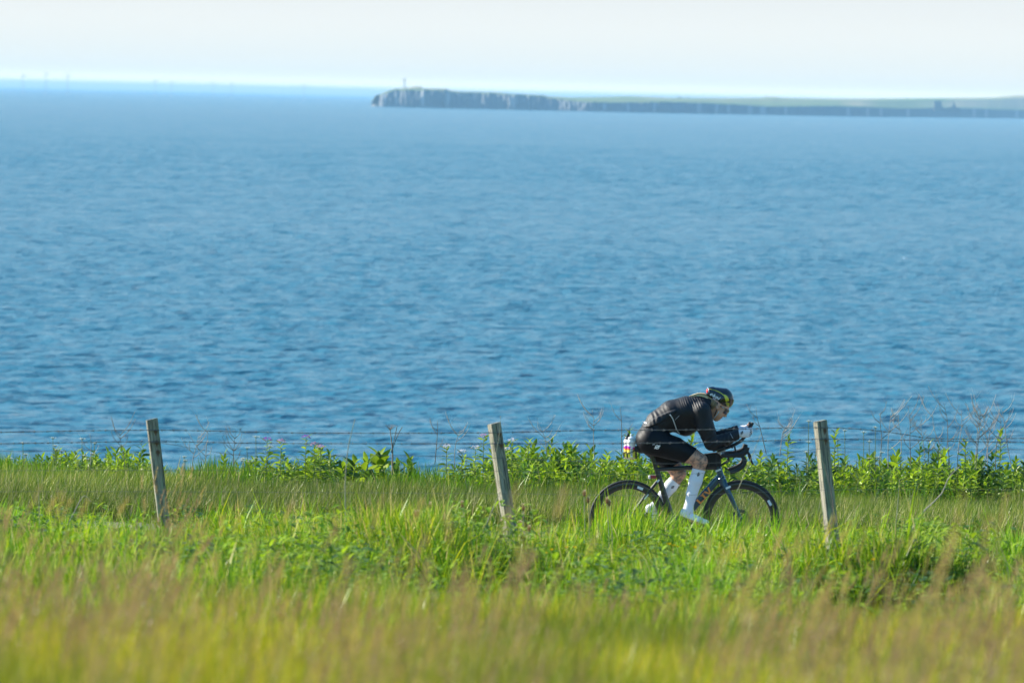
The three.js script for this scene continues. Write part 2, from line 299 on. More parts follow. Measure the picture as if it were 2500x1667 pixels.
{
  const g = stuffGroup('verge_grass', 'fine olive grass on the verge behind the cyclist, leaning with the wind', 'grass');
  const W = [.32, .30, .14, .16, .08], geos = [1, 2, 3, 4, 5].map((s) => tuft(400 + s, 'verge', 16, .32, .0056, .07, W, .5));
  scatter(g, 'grass_tuft', geos, leafMat(), range(14, 52.3, 62, 110, () => 7.6, (x, d, a, b, c) => {
    const n = fbm(x * .9 + 5, d * .6, 3), y = smooth(.45, .7, fbm(x * .45 + 60, d * .3, 2)); return [(.40 + .85 * n + .25 * c) * lerp(1, .8, smooth(57, 60, d)), wTurn(a), [lerp(.85, 1.2, y) * (.65 + .7 * n), lerp(.8, 1.1, y) * (.75 + .5 * n), lerp(.8, 1.1, y)], 0, 1, .7];
  }));
}
{
  const g = stuffGroup('fence_line_grass', 'taller bright grass just behind the fence, hiding the bottom of the wheels', 'grass');
  const W = [.20, .28, .24, .16, .06, .06], geos = [1, 2, 3, 4].map((s) => tuft(500 + s, 'lush', 11, .46, .0085, .07, W, .4));
  scatter(g, 'grass_tuft', geos, leafMat(), range(16, 44.3, 46.8, 70, halfWidth, (x, d, a, b, c) => {
    const n = fbm(x * 1.3 + 3, d * .9 + 40, 3), px = 1250 + x / d * F, tall = .58 + .34 * smooth(1380, 1480, px) * smooth(2000, 1900, px); return b < .75 ? [tall * 1.2 * (.55 + .75 * n + .25 * c * c), wTurn(a), [lerp(.75, 1.3, fbm(x * 2 + 9, d, 2)), 1, .9]] : null;
  }));
}
{
  const g = stuffGroup('edge_grass', 'clumps of broader green grass along the cliff edge', 'grass');
  const W = [.34, .28, .14, .06, .14, .04], geos = [1, 2, 3, 4].map((s) => tuft(600 + s, 'lush', 15, .34, .0085, .09, W, .3));
  scatter(g, 'grass_tuft', geos, leafMat({ clearcoat: .2, clearcoatRoughness: .32 }), range(17, 55.6, 61, 60, () => 7.6, (x, d, a, b, c) => {
    const n = fbm(x * 1.0 + 33, d * .7 + 5, 3), k = smooth(.42, .60, n) * smooth(55.5, 57.5, d); const px = 1250 + x / d * F, left = smooth(1250, 1000, px); return b < k * lerp(.35, 1, left) ? [(.28 + .95 * smooth(.42, .66, n) + .2 * c) * lerp(1, .9, smooth(58, 61, d)), a * 6.28, [lerp(.5, .95, c), lerp(.6, .9, c), .9], 0, 1, .8] : null;
  }));
}
{  // dark-leaved tufts whose colour also paints the shade of the two hollows
  const g = stuffGroup('shade_toned_tussock_grass', 'dark green tussocks below the middle post and right of the right post, shade painted in', 'grass');
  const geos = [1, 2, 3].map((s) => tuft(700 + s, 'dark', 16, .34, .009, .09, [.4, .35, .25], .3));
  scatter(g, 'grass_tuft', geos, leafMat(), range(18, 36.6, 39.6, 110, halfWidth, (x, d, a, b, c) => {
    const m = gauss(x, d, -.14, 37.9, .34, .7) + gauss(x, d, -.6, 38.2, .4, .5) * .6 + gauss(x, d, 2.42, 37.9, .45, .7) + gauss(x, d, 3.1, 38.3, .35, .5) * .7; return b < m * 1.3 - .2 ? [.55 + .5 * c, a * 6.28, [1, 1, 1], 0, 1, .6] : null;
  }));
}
{ // thin grass on the track's edges and centre
  const g = stuffGroup('track_grass', 'short grass growing along the edges of the cycle track', 'grass');
  const W = [.30, .30, .18, .12, .10], geos = [1, 2].map((s) => tuft(450 + s, 'verge', 12, .16, .005, .05, W, .6));
  scatter(g, 'grass_tuft', geos, leafMat(), range(15, 46.5, 52.6, 60, () => 6.6, (x, d, a, b, c) => (b < .9 * Math.max(smooth(48.6, 47.2, d), smooth(51.2, 52.2, d)) + .06 ? [.6 + .8 * c, wTurn(a), [1, 1, 1]] : null)));
}
// ---------------------------------------------------------------- the wire fence, 44 m away
const FD = 44;
function woodTexture(seed) {
  const W = 256, H = 1024, d = new Uint8Array(W * H * 4), b = new Uint8Array(W * H * 4), r = rng(seed), o = r() * 90;
  const knots = [0, 1, 2].map(() => [r() * W, r() * H, 8 + r() * 14]);
  for (let j = 0; j < H; j++) for (let i = 0; i < W; i++) {
    let warp = 0; for (const [kx, ky, kr] of knots) { const q = Math.exp(-(((i - kx) / kr) ** 2 + ((j - ky) / (kr * 3)) ** 2)); warp += q * 6; }
    const grain = fbm(i * .11 + o + warp, j * .006, 4), fine = fbm(i * .5 + o, j * .02 + warp, 2), blot = fbm(i * .02 + o, j * .008 + 4, 3), crack = smooth(.70, .80, noise2(i * .20 + o, j * .007));
    let v = .64 + .30 * (grain - .5) + .22 * (fine - .5) + .22 * (blot - .5); v *= 1 - .45 * crack; v -= warp * .03;
    const green = smooth(.52, .75, fbm(i * .03 + 7 + o, j * .012, 3)) * .35;   // algae on the weathered wood
    const k = (j * W + i) * 4; d[k] = clamp(v * (1.02 - .2 * green)) * 255; d[k + 1] = clamp(v * .985) * 255; d[k + 2] = clamp(v * (.89 - .18 * green)) * 255; d[k + 3] = 255;
    const h = clamp(.6 + .6 * (grain - .5) + .5 * (fine - .5) - .5 * crack) * 255; b[k] = b[k + 1] = b[k + 2] = h; b[k + 3] = 255;
  }
  const t = [d, b].map((q) => { const x = new THREE.DataTexture(q, W, H); x.wrapS = x.wrapT = THREE.RepeatWrapping; x.magFilter = THREE.LinearFilter; x.needsUpdate = true; return x; });
  t[0].colorSpace = THREE.SRGBColorSpace; return t;
}
const steel = mat([.19, .18, .175], .55, { metalness: .6 }), rust = mat([.10, .045, .025], .9), rustStain = mat([.15, .085, .05], .95);
function post(label, top, foot, turn, size, seed, wires) {
  const dir = top.clone().sub(foot), len = dir.length() + .45;
  const g = thing('fence_post', label, 'fence post', foot, 'wooden posts of the wire fence');
  g.quaternion.setFromUnitVectors(V(0, 1, 0), dir.normalize()).multiply(new THREE.Quaternion().setFromEuler(new THREE.Euler(0, turn, 0)));
  const [map, bump] = woodTexture(seed), shape = new RoundedBoxGeometry(size, len, size, 3, .006), r = rng(seed + 5);
  const P = shape.attributes.position, uv = [];
  for (let i = 0; i < P.count; i++) {   // sawn a little unevenly, the top cut askew
    let x = P.getX(i), y = P.getY(i) + len / 2 - .45, z = P.getZ(i); const N = shape.attributes.normal, nx = Math.abs(N.getX(i)), nz = Math.abs(N.getZ(i));
    uv.push((nx > nz ? z : x) / .25 + (nx > nz ? .5 : 0), y / 1.1);
    if (y > len - .5) y += x * .10 + (r() - .5) * .003; P.setXYZ(i, x + .004 * Math.sin(y * 7 + seed), y, z);
  }
  shape.setAttribute('uv', new THREE.Float32BufferAttribute(uv, 2)); shape.computeVertexNormals();
  const inner = mesh('timber', shape, mat([.74, .735, .71], .95, { map, bumpMap: bump, bumpScale: .006 }), g);
  for (const h of wires) {   // staples and the rust that has run down from them
    const y = len - .45 - h, s = tube([V(.012, y - .014, size / 2 - .004), V(.012, y - .013, size / 2 + .006), V(.012, y + .013, size / 2 + .006), V(.012, y + .014, size / 2 - .004)], .0022, 6); mesh('staple', s, rust, g);
    const st = new THREE.Shape(); st.moveTo(-.004, .012); st.bezierCurveTo(-.016, .014, -.018, -.012, -.010, -.016); st.lineTo(-.004, -.026 - .02 * r()); st.lineTo(.002, -.03); st.lineTo(.008, -.018); st.bezierCurveTo(.020, -.012, .018, .016, -.004, .012);
    const sg = new THREE.ExtrudeGeometry(st, { depth: .0008, bevelEnabled: false }); sg.translate(.012, y, size / 2 + .0006); mesh('rust_stain', sg, rustStain, g);
  }
  return g;
}
post('leaning grey fence post at the left, most tilted and nearly front-on', at(370.5, 1023, FD), at(399, 1275, FD), R(9), .086, 11, [.095, .18, .255]);
post('leaning grey fence post between the flowers and the cyclist, its side sunlit', at(1207, 1033, FD), at(1243, 1278, FD), R(24), .083, 12, [.085, .17]);
post('leaning grey fence post to the right of the bicycle, white flower heads beside its top', at(2003, 1027, FD), at(2029, 1276, FD), R(21), .085, 13, [.075, .15]);

function wire(name, label, pts, radius, barbs, group) {
  const g = thing(name, label, 'fence wire', V(0, 0, 0), group);
  const line = spline(pts.map(([x, y]) => at(x, y, FD - .055)), 260), c = new THREE.CatmullRomCurve3(line), L = c.getLength(), r = rng(pts[0][1]);
  if (!barbs) { mesh('strand', tube(line, radius, 5), steel, g); return g; }
  const tw = Math.round(L / .022), a = [], b = [];
  for (let i = 0; i <= tw; i++) { const p = c.getPointAt(i / tw), t = i * 1.25; a.push(V(p.x, p.y + Math.cos(t) * radius * .8, p.z + Math.sin(t) * radius * .8)); b.push(V(p.x, p.y - Math.cos(t) * radius * .8, p.z - Math.sin(t) * radius * .8)); }
  mesh('strand', tube(a, radius * .75, 4), steel, g); mesh('strand', tube(b, radius * .75, 4), steel, g);
  const list = [], n = Math.floor(L / .09);
  for (let i = 0; i < n; i++) { const p = c.getPointAt((i + .5 + .2 * (r() - .5)) / n), ph = r() * 6.28;
    list.push(tube([V(p.x - .006, p.y, p.z), V(p.x + .006, p.y, p.z)], radius * 2.0, 6));
    for (let k = 0; k < 4; k++) { const q = ph + k * Math.PI / 2 + (r() - .5) * .5, e = V((k % 2 ? .004 : -.004) + (r() - .5) * .006, Math.cos(q) * .013, Math.sin(q) * .013); list.push(tube([p.clone(), p.clone().add(e)], [radius * .75, radius * .3], 4)); } }
  mesh('barb', merge(list), steel, g).userData.kind = 'stuff';
  return g;
}
wire('barbed_wire', 'topmost strand of barbed wire, running taut across all three posts', [[-300, 1058], [0, 1055], [371, 1050], [760, 1057], [1211, 1056], [1420, 1051], [1700, 1049], [2008, 1044], [2105, 1048], [2200, 1059], [2268, 1069], [2500, 1070], [2800, 1066]], .0023, true);
wire('barbed_wire', 'second strand of barbed wire, crossing the cyclist below the waist', [[-300, 1086], [0, 1083], [376, 1078], [640, 1082], [1213, 1083], [1420, 1083], [1640, 1081], [1940, 1074], [2010, 1072], [2200, 1074], [2500, 1080], [2800, 1082]], .0023, true);
wire('slack_wire', 'slack plain wire sagging below the barbed strands', [[-300, 1100], [0, 1102], [250, 1097], [378, 1081], [490, 1098], [600, 1112], [981, 1112], [1215, 1118], [1500, 1129], [1760, 1129], [2012, 1095], [2130, 1097], [2500, 1097], [2800, 1095]], .0018, false);
wire('netting_wire', 'thin fence wire crossing in front of the cyclist\'s knee', [[-300, 1150], [376, 1148], [1218, 1150], [1600, 1158], [2015, 1145], [2800, 1145]], .0012, false);
wire('netting_wire', 'thin fence wire crossing in front of the cyclist\'s white sock', [[-300, 1200], [385, 1200], [1225, 1205], [1640, 1209], [2020, 1196], [2800, 1196]], .0012, false);
// ---------------------------------------------------------------- plants along the cliff edge
const dryMat = mat([.42, .36, .31], .9), dryDark = mat([.22, .17, .13], .9), stemMat = mat([.16, .20, .06], .8, { clearcoat: .2, clearcoatRoughness: .5 });
const plantLeaf = leafMat({ transmission: .42, clearcoat: .3, clearcoatRoughness: .32 });
// a pointed leaf folded along its midrib, from the origin along +x
function leafShape(len, w, fold, droop, n = 5) {
  const pos = [], idx = [];
  for (let i = 0; i <= n; i++) { const f = i / n, h = w * .5 * Math.pow(Math.sin(Math.PI * Math.pow(f, .75)), .9) * (i === n ? 0 : 1) + (i === 0 ? w * .06 : 0), x = len * f * (1 - .12 * droop * f), y = -droop * len * f * f * .6; pos.push(x, y + h * fold, -h, x, y, 0, x, y + h * fold, h); }
  for (let i = 0; i < n; i++) { const a = i * 3; idx.push(a, a + 1, a + 3, a + 1, a + 4, a + 3, a + 1, a + 2, a + 4, a + 2, a + 5, a + 4); }
  return geo(pos, idx);
}
const place = (g, p, az, el, roll = 0, s = 1) => g.applyMatrix4(new THREE.Matrix4().compose(p, new THREE.Quaternion().setFromEuler(new THREE.Euler(roll, az, el, 'YZX')), V(s, s, s)));
const leafTones = { fresh: [[.23, .34, .014], [.31, .42, .018], [.17, .27, .015]], dark: [[.075, .16, .022], [.11, .21, .025], [.05, .12, .02]], olive: [[.15, .22, .035], [.20, .26, .04], [.10, .16, .03]] };
function leaves(r, h, n, len, w, tones, from = .1, crown = 1) {
  const list = [];
  for (let i = 0; i < n; i++) { const f = i / (n - 1), y = h * lerp(from, 1, f), l = len * (1 - .45 * f) * (.75 + .5 * r()), up = lerp(-.1, .95 * crown, f * f) + (r() - .5) * .5;
    list.push(tint(place(leafShape(l, w * l / len, .35, .5 * r() + .15, 4), V((r() - .5) * .01, y, (r() - .5) * .01), i * 2.4 + r() * .5, up, (r() - .5) * 2.0), tones[Math.floor(r() * tones.length)].map(vary(r, .75, .5)))); }
  return merge(list);
}
const stemOf = (h, rad, lean) => tube(spline([V(0, -.08, 0), V(lean * .2, h * .4, 0), V(lean, h, lean * .3)], 5), (t) => rad * (1 - .6 * t), 5);
const groundAt = (px, d) => { const p = at(px, 1100, d); return V(p.x, groundY(p.x, d) - .03, 50 - d); };
const heightTo = (base, px, py, d) => at(px, py, d).y - base.y;

{ // the leafy growth that makes one mass along the cliff edge, right of the middle
  const g = stuffGroup('cliff_edge_growth', 'dense leafy green growth along the cliff edge behind the track', 'undergrowth');
  const mk = (s, h, n, l, w, tones) => { const r = rng(s); return merge([tint(stemOf(h, .006, .03), [.14, .20, .06]), leaves(r, h, n, l, w, tones, .15)]); };
  const geos = [mk(1, .5, 30, .16, .052, leafTones.fresh), mk(2, .46, 28, .14, .050, leafTones.olive), mk(3, .5, 30, .17, .056, leafTones.dark), mk(4, .42, 34, .09, .026, leafTones.olive), mk(5, .5, 28, .15, .05, leafTones.fresh)];
  const tall = curve([[0, .34], [110, .36], [180, .48], [330, .48], [420, .30], [560, .34], [610, .42], [800, .43], [850, .32], [960, .32], [1050, .26], [1150, .44], [1300, .54], [1550, .60], [1800, .58], [2050, .60], [2250, .56], [2400, .56], [2600, .62]]);
  scatter(g, 'leafy_stem', geos, plantLeaf, range(31, 57.4, 61.0, 60, () => 7.8, (x, d, a, b, c) => {
    const px = 1250 + x / d * F, h = tall(px) * (.62 + .55 * fbm(x * 1.6, d * .8, 3)) ; if (b > clamp(h * 2.1 - .28 + (px > 1150 ? .2 : px > 590 && px < 1040 ? .42 : px > 100 && px < 400 ? .40 : .1)) || (d < 58.6 && c > .6)) return null;
    const t = .8 + .45 * fbm(x * 1.2 + 50, d, 2); return [h / .5 * (.72 + .45 * c), a * 6.28, [t, t, t]];
  }));
}
{ // broad leaves low in the same growth
  const g = stuffGroup('ground_leaves', 'low broad leaves under the cliff-edge growth', 'undergrowth');
  const geos = [7, 8].map((s) => { const r = rng(s), l = []; for (let i = 0; i < 9; i++) l.push(tint(place(leafShape(.16, .06, .3, .5, 4), V(0, .02 + .15 * r(), 0), r() * 6.28, .2 + .7 * r()), leafTones.dark[i % 3])); return merge(l); });
  scatter(g, 'leaf_clump', geos, plantLeaf, range(33, 56.6, 61, 16, () => 7.8, (x, d, a, b, c) => { const px = 1250 + x / d * F; return b < smooth(1000, 1300, px) * .9 + .1 && d > 57 + .8 * c ? [.7 + .7 * c, a * 6.28, [1, 1, 1]] : null; }));
}
{ // ferny and rushy leaves in the bank: clumps of broader leaves and clover among the grass
  const g = stuffGroup('bank_leaves', 'clover and other small broad leaves among the bank grass', 'undergrowth');
  const geos = [17, 18, 19].map((s) => { const r = rng(s), l = []; for (let i = 0; i < 26; i++) { const a = r() * 6.28, q = .12 * Math.sqrt(r()), h = .10 + .20 * r(); l.push(tint(place(leafShape(.05 + .03 * r(), .018 + .014 * r(), .3, .6, 3), V(Math.cos(a) * q, h, Math.sin(a) * q), r() * 6.28, r() * 1.2 - .2), leafTones[s % 2 ? 'fresh' : 'dark'][i % 3].map(vary(r, .7, .6)))); } return merge(l); });
  scatter(g, 'leaf_clump', geos, plantLeaf, range(34, 30, 46, 13, halfWidth, (x, d, a, b, c) => {
    const m = smooth(.48, .62, fbm(x * .9 + 70, d * .45, 3)) + 1.6 * gauss(x, d, -.3, 38.4, .6, 1.0) + 1.5 * gauss(x, d, 2.6, 38.4, .9, 1.0); return opening(x, d) < .3 && b < m * .6 ? [.7 + .8 * c, a * 6.28, [.95, 1, .9]] : null; }));
}

// single plants
function flowerPlant(px, py, d, label, kind, tones = leafTones.fresh) {
  const base = groundAt(px, d), h = Math.max(.3, heightTo(base, px, py, d)), r = rng(px * 7 + py), g = thing('flowering_plant', label, 'flowering plant', base, undefined);
  mesh('stem', stemOf(h, .007, 0), stemMat, g);
  mesh('foliage', leaves(r, h * .97, 40, .15, .040, tones, .12, .7), plantLeaf, g);
  const petals = [], tonesF = { purple: [[.42, .10, .52], [.50, .16, .58], [.34, .07, .45]], pink: [[.62, .36, .52], [.70, .48, .60], [.55, .30, .48]], white: [[.80, .74, .78], [.72, .62, .72], [.84, .80, .80]] }[kind];
  for (let i = 0; i < 60; i++) { const a = r() * 6.28, q = Math.acos(r()), R0 = .036; const p = V(Math.cos(a) * Math.sin(q) * R0 * 1.15, h - .012 + Math.cos(q) * R0 * .9, Math.sin(a) * Math.sin(q) * R0 * 1.15); petals.push(tint(place(leafShape(.018, .014, .15, .2, 2), p, r() * 6.28, (r() - .3) * 1.3), tonesF[Math.floor(r() * 3)].map(vary(r, .8, .35)))); }
  mesh('flower_head', merge(petals), leafMat({ transmission: .35 }), g);
  return g;
}
flowerPlant(650, 1074, 58.4, 'purple-flowered plant just right of the frothy white one, leftmost of the purple blooms', 'purple');
flowerPlant(684, 1078, 58.5, 'leafy plant with a small faded pink head between the two purple-flowered plants', 'pink');
flowerPlant(745, 1068, 58.4, 'tall upright plant with the brightest purple flower head', 'purple');
flowerPlant(766, 1086, 58.2, 'shorter plant with a reddish bud head leaning by the tall purple one', 'pink');
flowerPlant(781, 1092, 58.6, 'bushy plant with a pale pink head at the right end of the purple flowers', 'pink');
flowerPlant(1090, 1091, 58.3, 'white-flowered plant standing apart, left of the blooms beside the middle post', 'white');
flowerPlant(1128, 1104, 58.2, 'low pinkish-white flower head in front of the bush left of the middle post', 'white', leafTones.olive);
flowerPlant(1160, 1094, 58.5, 'white-flowered plant close by the left side of the middle post', 'white');
flowerPlant(1180, 1066, 58.6, 'tallest leafy plant with a budding top beside the middle post', 'pink');
flowerPlant(1250, 1076, 58.4, 'white flower head standing just right of the middle post', 'white');
flowerPlant(1238, 1098, 58.1, 'lower white flower head against the right edge of the middle post', 'white');

function broadPlant(px, py, d, label, n, size) {   // every leaf is large enough to pick out
  const base = groundAt(px, d), h = heightTo(base, px, py, d), r = rng(px + 3), g = thing('broad_leaved_plant', label, 'plant', base);
  mesh('stem', stemOf(h * .8, .012, .02), stemMat, g);
  for (let i = 0; i < n; i++) { const f = i / n, c = leafTones[r() < .35 ? 'dark' : 'fresh'][i % 3].map(vary(r, .8, .4)); const l = size * 1.5 * (.7 + .5 * r()) * (1 - .35 * f);
    mesh('leaf', tint(place(leafShape(l, l * .42, .4, .25 + .4 * r(), 5), V((r() - .5) * .03, h * lerp(.2, .82, f), (r() - .5) * .03), i * 2.4, lerp(.25, 1.25, f) + (r() - .5) * .3, (r() - .5) * 1.5), c), plantLeaf, g); }
}
broadPlant(836, 1118, 58.4, 'small broad-leaved plant at the left end of the dock-like clump', 16, .13);
broadPlant(862, 1106, 58.5, 'broad-leaved plant second from the left in the dock-like clump', 20, .15);
broadPlant(893, 1104, 58.3, 'broad-leaved plant just left of the tallest in the dock-like clump', 20, .16);
broadPlant(925, 1091, 58.5, 'tallest broad-leaved plant of the dock-like clump, left of the dry umbel stalk', 26, .19);
broadPlant(968, 1112, 58.3, 'low broad-leaved plant touching the right side of the dry umbel stalk', 20, .15);
broadPlant(1000, 1098, 58.5, 'broad-leaved plant at the right end of the dock-like clump', 18, .15);

function leafyPlant(px, py, d, label, tones = leafTones.fresh) {
  const base = groundAt(px, d), h = heightTo(base, px, py, d), r = rng(px * 3 + 1), g = thing('leafy_plant', label, 'plant', base);
  mesh('stem', stemOf(h, .008, 0), stemMat, g); mesh('foliage', leaves(r, h, 40, .15, .042, tones, .2, 1.15), plantLeaf, g);
}
leafyPlant(14, 1122, 58.3, 'bright leafy rosette at the left edge of the picture');
leafyPlant(337, 1114, 58.4, 'small bright leafy tip just left of the left post');
leafyPlant(545, 1114, 58.3, 'upright bright green shoot standing alone between dry twigs');
leafyPlant(1290, 1084, 58.6, 'leafy shoot in the bush a little right of the middle post');
leafyPlant(1345, 1074, 58.7, 'leafy crown in the bush halfway between the middle post and the bicycle');
leafyPlant(1535, 1056, 58.6, 'tall bright leafy plant behind the water bottles');
leafyPlant(1690, 1072, 58.6, 'bright leafy plant seen between the cyclist\'s chest and thigh');
leafyPlant(1925, 1067, 58.7, 'leafy top left of the right post, above the handlebar');
leafyPlant(2040, 1058, 58.6, 'bright leaves just right of the right post');
leafyPlant(2248, 1088, 58.5, 'dark glossy shoot, left one of the three under the dead twigs', leafTones.dark);
leafyPlant(2270, 1086, 58.6, 'dark glossy shoot, middle one of the three under the dead twigs', leafTones.dark);
leafyPlant(2294, 1092, 58.4, 'dark glossy shoot, right one of the three under the dead twigs', leafTones.dark);
leafyPlant(2360, 1080, 58.6, 'narrow bright shoot standing among the dead twigs');
leafyPlant(2445, 1056, 58.7, 'tall pale shoot with a budding top near the right edge');

function umbelPlant(px, py, d, label, stalks, tones = leafTones.olive) {   // hogweed and parsley: forked stems with flat white heads
  const base = groundAt(px, d), h = heightTo(base, px, py, d), r = rng(px * 5 + 2), g = thing('umbel_plant', label, 'flowering plant', base);
  const stems = [], heads = [];
  for (let k = 0; k < stalks; k++) {
    const f = k ? .55 + .4 * r() : 1, ox = k ? (r() - .5) * .30 : 0, top = V(ox, h * f, (r() - .5) * .1), fork = V(ox * .25, h * (.35 + .15 * r()), 0);
    stems.push(tube(spline(k ? [fork, fork.clone().lerp(top, .5).add(V(ox * .2, -.02, 0)), top] : [V(0, -.06, 0), V(.01, h * .5, 0), top], 5), (t) => .006 * (1 - .55 * t), 5));
    const R0 = .022 + .018 * r();
    for (let i = 0; i < 9; i++) { const a = i * 2.4, q = R0 * Math.sqrt(i / 9), e = top.clone().add(V(Math.cos(a) * q, .022 - q * .25, Math.sin(a) * q)); stems.push(tube([top, e], .0014, 3));
      for (let j = 0; j < 7; j++) heads.push(tint(place(leafShape(.009, .008, .1, .1, 2), e.clone().add(V((r() - .5) * .014, (r() - .5) * .006, (r() - .5) * .014)), r() * 6.28, r() - .3), [.78, .78, .66].map(vary(r, .7, .4)))); }
  }
  mesh('stem', merge(stems), stemMat, g); mesh('flower_head', merge(heads), leafMat({ transmission: .3 }), g).userData.kind = 'stuff';
  mesh('foliage', leaves(r, h * .62, 20, .11, .04, tones, .2, .4), plantLeaf, g);
}
umbelPlant(52, 1086, 58.3, 'forked plant with brownish heads, first of the three stalks left of the left post', 4);
umbelPlant(125, 1074, 58.3, 'tall thin white-headed stalk, second of the three left of the left post', 4);
umbelPlant(196, 1076, 58.3, 'sturdy white-headed stalk with side branches, third of the three left of the left post', 5);
umbelPlant(448, 1120, 58.2, 'short pale-headed stalk right of the left post', 2);
umbelPlant(622, 1071, 58.4, 'frothy white-flowered plant left of the purple flowers', 7, leafTones.fresh);
umbelPlant(1974, 1032, 58.5, 'white-headed stalk rising behind the top of the right post', 4);
umbelPlant(2064, 1056, 58.3, 'arching stalk with a buff head, first to the right of the right post', 3);
umbelPlant(2110, 1060, 58.3, 'straight stalk with a small pale head, second to the right of the right post', 3);
umbelPlant(2138, 1048, 58.4, 'tallest white-headed stalk right of the right post', 4);

function deadTwig(px, top, foot, d, lean, label, branches, mtl = dryMat, group) {
  const b = at(px, foot, d), t = at(px + lean, top, d), r = rng(px * 11 + top), g = thing('dead_stalk', label, 'dead stalk', b, group);
  const v = t.clone().sub(b), list = [], main = spline([V(0, -.1, 0), v.clone().multiplyScalar(.35).add(V((r() - .5) * .04, 0, 0)), v.clone().multiplyScalar(.7).add(V((r() - .5) * .04, 0, 0)), v], 9);
  mesh('stem', tube(main, (f) => .0042 * (1 - .75 * f) + .0007, 5), mtl, g);
  for (let k = 0; k < branches; k++) { const p = main[2 + Math.floor(r() * 7)], s = r() < .5 ? -1 : 1, L = .10 + .20 * r(); const e = p.clone().add(V(s * L * (.35 + .4 * r()), L * .85, (r() - .5) * L)), m = p.clone().lerp(e, .5).add(V(s * .015, -.012, 0)); list.push(tube(spline([p, m, e], 5), (f) => .0028 * (1 - .7 * f) + .0006, 4));
    for (let j = 0; j < 2; j++) { const q = m.clone().lerp(e, r()), l2 = .05 + .07 * r(); list.push(tube([q, q.clone().add(V((r() - .5) * l2 * 1.4, l2 * .8, (r() - .5) * l2))], [.0015, .0005], 3)); } }
  if (list.length) mesh('twig', merge(list), mtl, g);
  return g;
}
const T = 'dead twigs standing at the right end of the cliff edge', nth = ['first', 'second', 'third', 'fourth', 'fifth', 'sixth', 'seventh', 'eighth', 'ninth', 'tenth', 'eleventh', 'twelfth', 'thirteenth', 'last'];
[[2148, 1000, 1110, 4, 3], [2170, 1008, 1120, 6, 6], [2226, 990, 1120, -8, 6], [2262, 1016, 1130, -12, 8], [2300, 1006, 1130, -22, 6], [2322, 985, 1130, -16, 8], [2338, 1002, 1130, 10, 6], [2378, 1004, 1135, 16, 9], [2382, 996, 1135, 12, 7], [2402, 1012, 1135, 30, 9], [2412, 1008, 1130, -6, 7], [2432, 1010, 1125, 12, 4], [2472, 996, 1120, -26, 6], [2200, 1012, 1100, -6, 4]].sort((a, b) => a[0] - b[0]).forEach(([x, t, f, l, b], i) => deadTwig(x, t, f, 59 - .1 * (i % 5), l, `dead twig over the sea at the right, ${nth[i]} from the left of fourteen`, b, i % 3 ? dryMat : dryDark, T));
deadTwig(470, 1062, 1150, 58.6, 14, 'whitish branching dead twig right of the left post, left one of the tall pair', 8);
deadTwig(502, 1046, 1150, 58.6, 6, 'whitish dead twig right of the left post, right one of the tall pair', 5);
deadTwig(572, 1052, 1145, 58.7, 2, 'dark bare twigs spreading left of the frothy white plant', 9, dryDark);
deadTwig(305, 1055, 1140, 58.6, -14, 'fine bare twig rising just left of the left post', 6, dryDark);
deadTwig(222, 1058, 1140, 58.7, -4, 'thin single dead stalk right of the third white-headed stalk', 2);
deadTwig(1062, 1026, 1110, 58.6, 6, 'dark hooked dead twig over the sea left of the middle post', 3, dryDark);
deadTwig(1110, 1050, 1120, 58.5, 14, 'pale leaning dead twig between the white flowers left of the middle post', 5);
deadTwig(1335, 1030, 1090, 58.6, -22, 'pale forked dead twig above the bush right of the middle post', 5);
deadTwig(1452, 1000, 1095, 58.6, -6, 'branched dead twig over the sea behind the water bottles, left one', 8);
deadTwig(1518, 992, 1080, 58.6, -4, 'single thin dead twig just left of the cyclist\'s back', 2, dryDark);
deadTwig(1872, 992, 1085, 58.5, -26, 'long dark dead stalk curving up in front of the cyclist\'s hands', 2, dryDark);
deadTwig(1905, 1040, 1090, 58.6, 14, 'tangle of fine pale twigs right of the cyclist\'s hands', 9);
{ // dead umbel: a stalk with spokes where the flowers were
  const d = 58.2, b = at(957, 1150, d), t = at(952, 1050, d), g = thing('dead_umbel', 'tall dry umbel stalk with bare spokes, between the broad-leaved plants', 'dead stalk', b), v = t.clone().sub(b), l = [], r = rng(8);
  mesh('stem', tube(spline([V(0, -.08, 0), v.clone().multiplyScalar(.5).add(V(.015, 0, 0)), v], 6), (f) => .010 * (1 - .6 * f), 6), dryDark, g);
  for (const [dx, dy] of [[17, 1040], [30, 1042]]) { const e = at(952 + dx, dy, d).sub(b); l.push(tube(spline([v.clone().multiplyScalar(.45), v.clone().lerp(e, .5).add(V(.02, -.06, 0)), e], 6), .004, 5)); }
  mesh('side_stalk', merge(l), dryDark, g);
  mesh('spoke', merge(Array.from({ length: 15 }, (_, i) => { const a = i * 2.4, q = .02 + .045 * Math.sqrt(i / 15); return tube([v, v.clone().add(V(Math.cos(a) * q, .07 - q * .3, Math.sin(a) * q))], [.0022, .001], 4); })), dryDark, g).userData.kind = 'stuff';
}
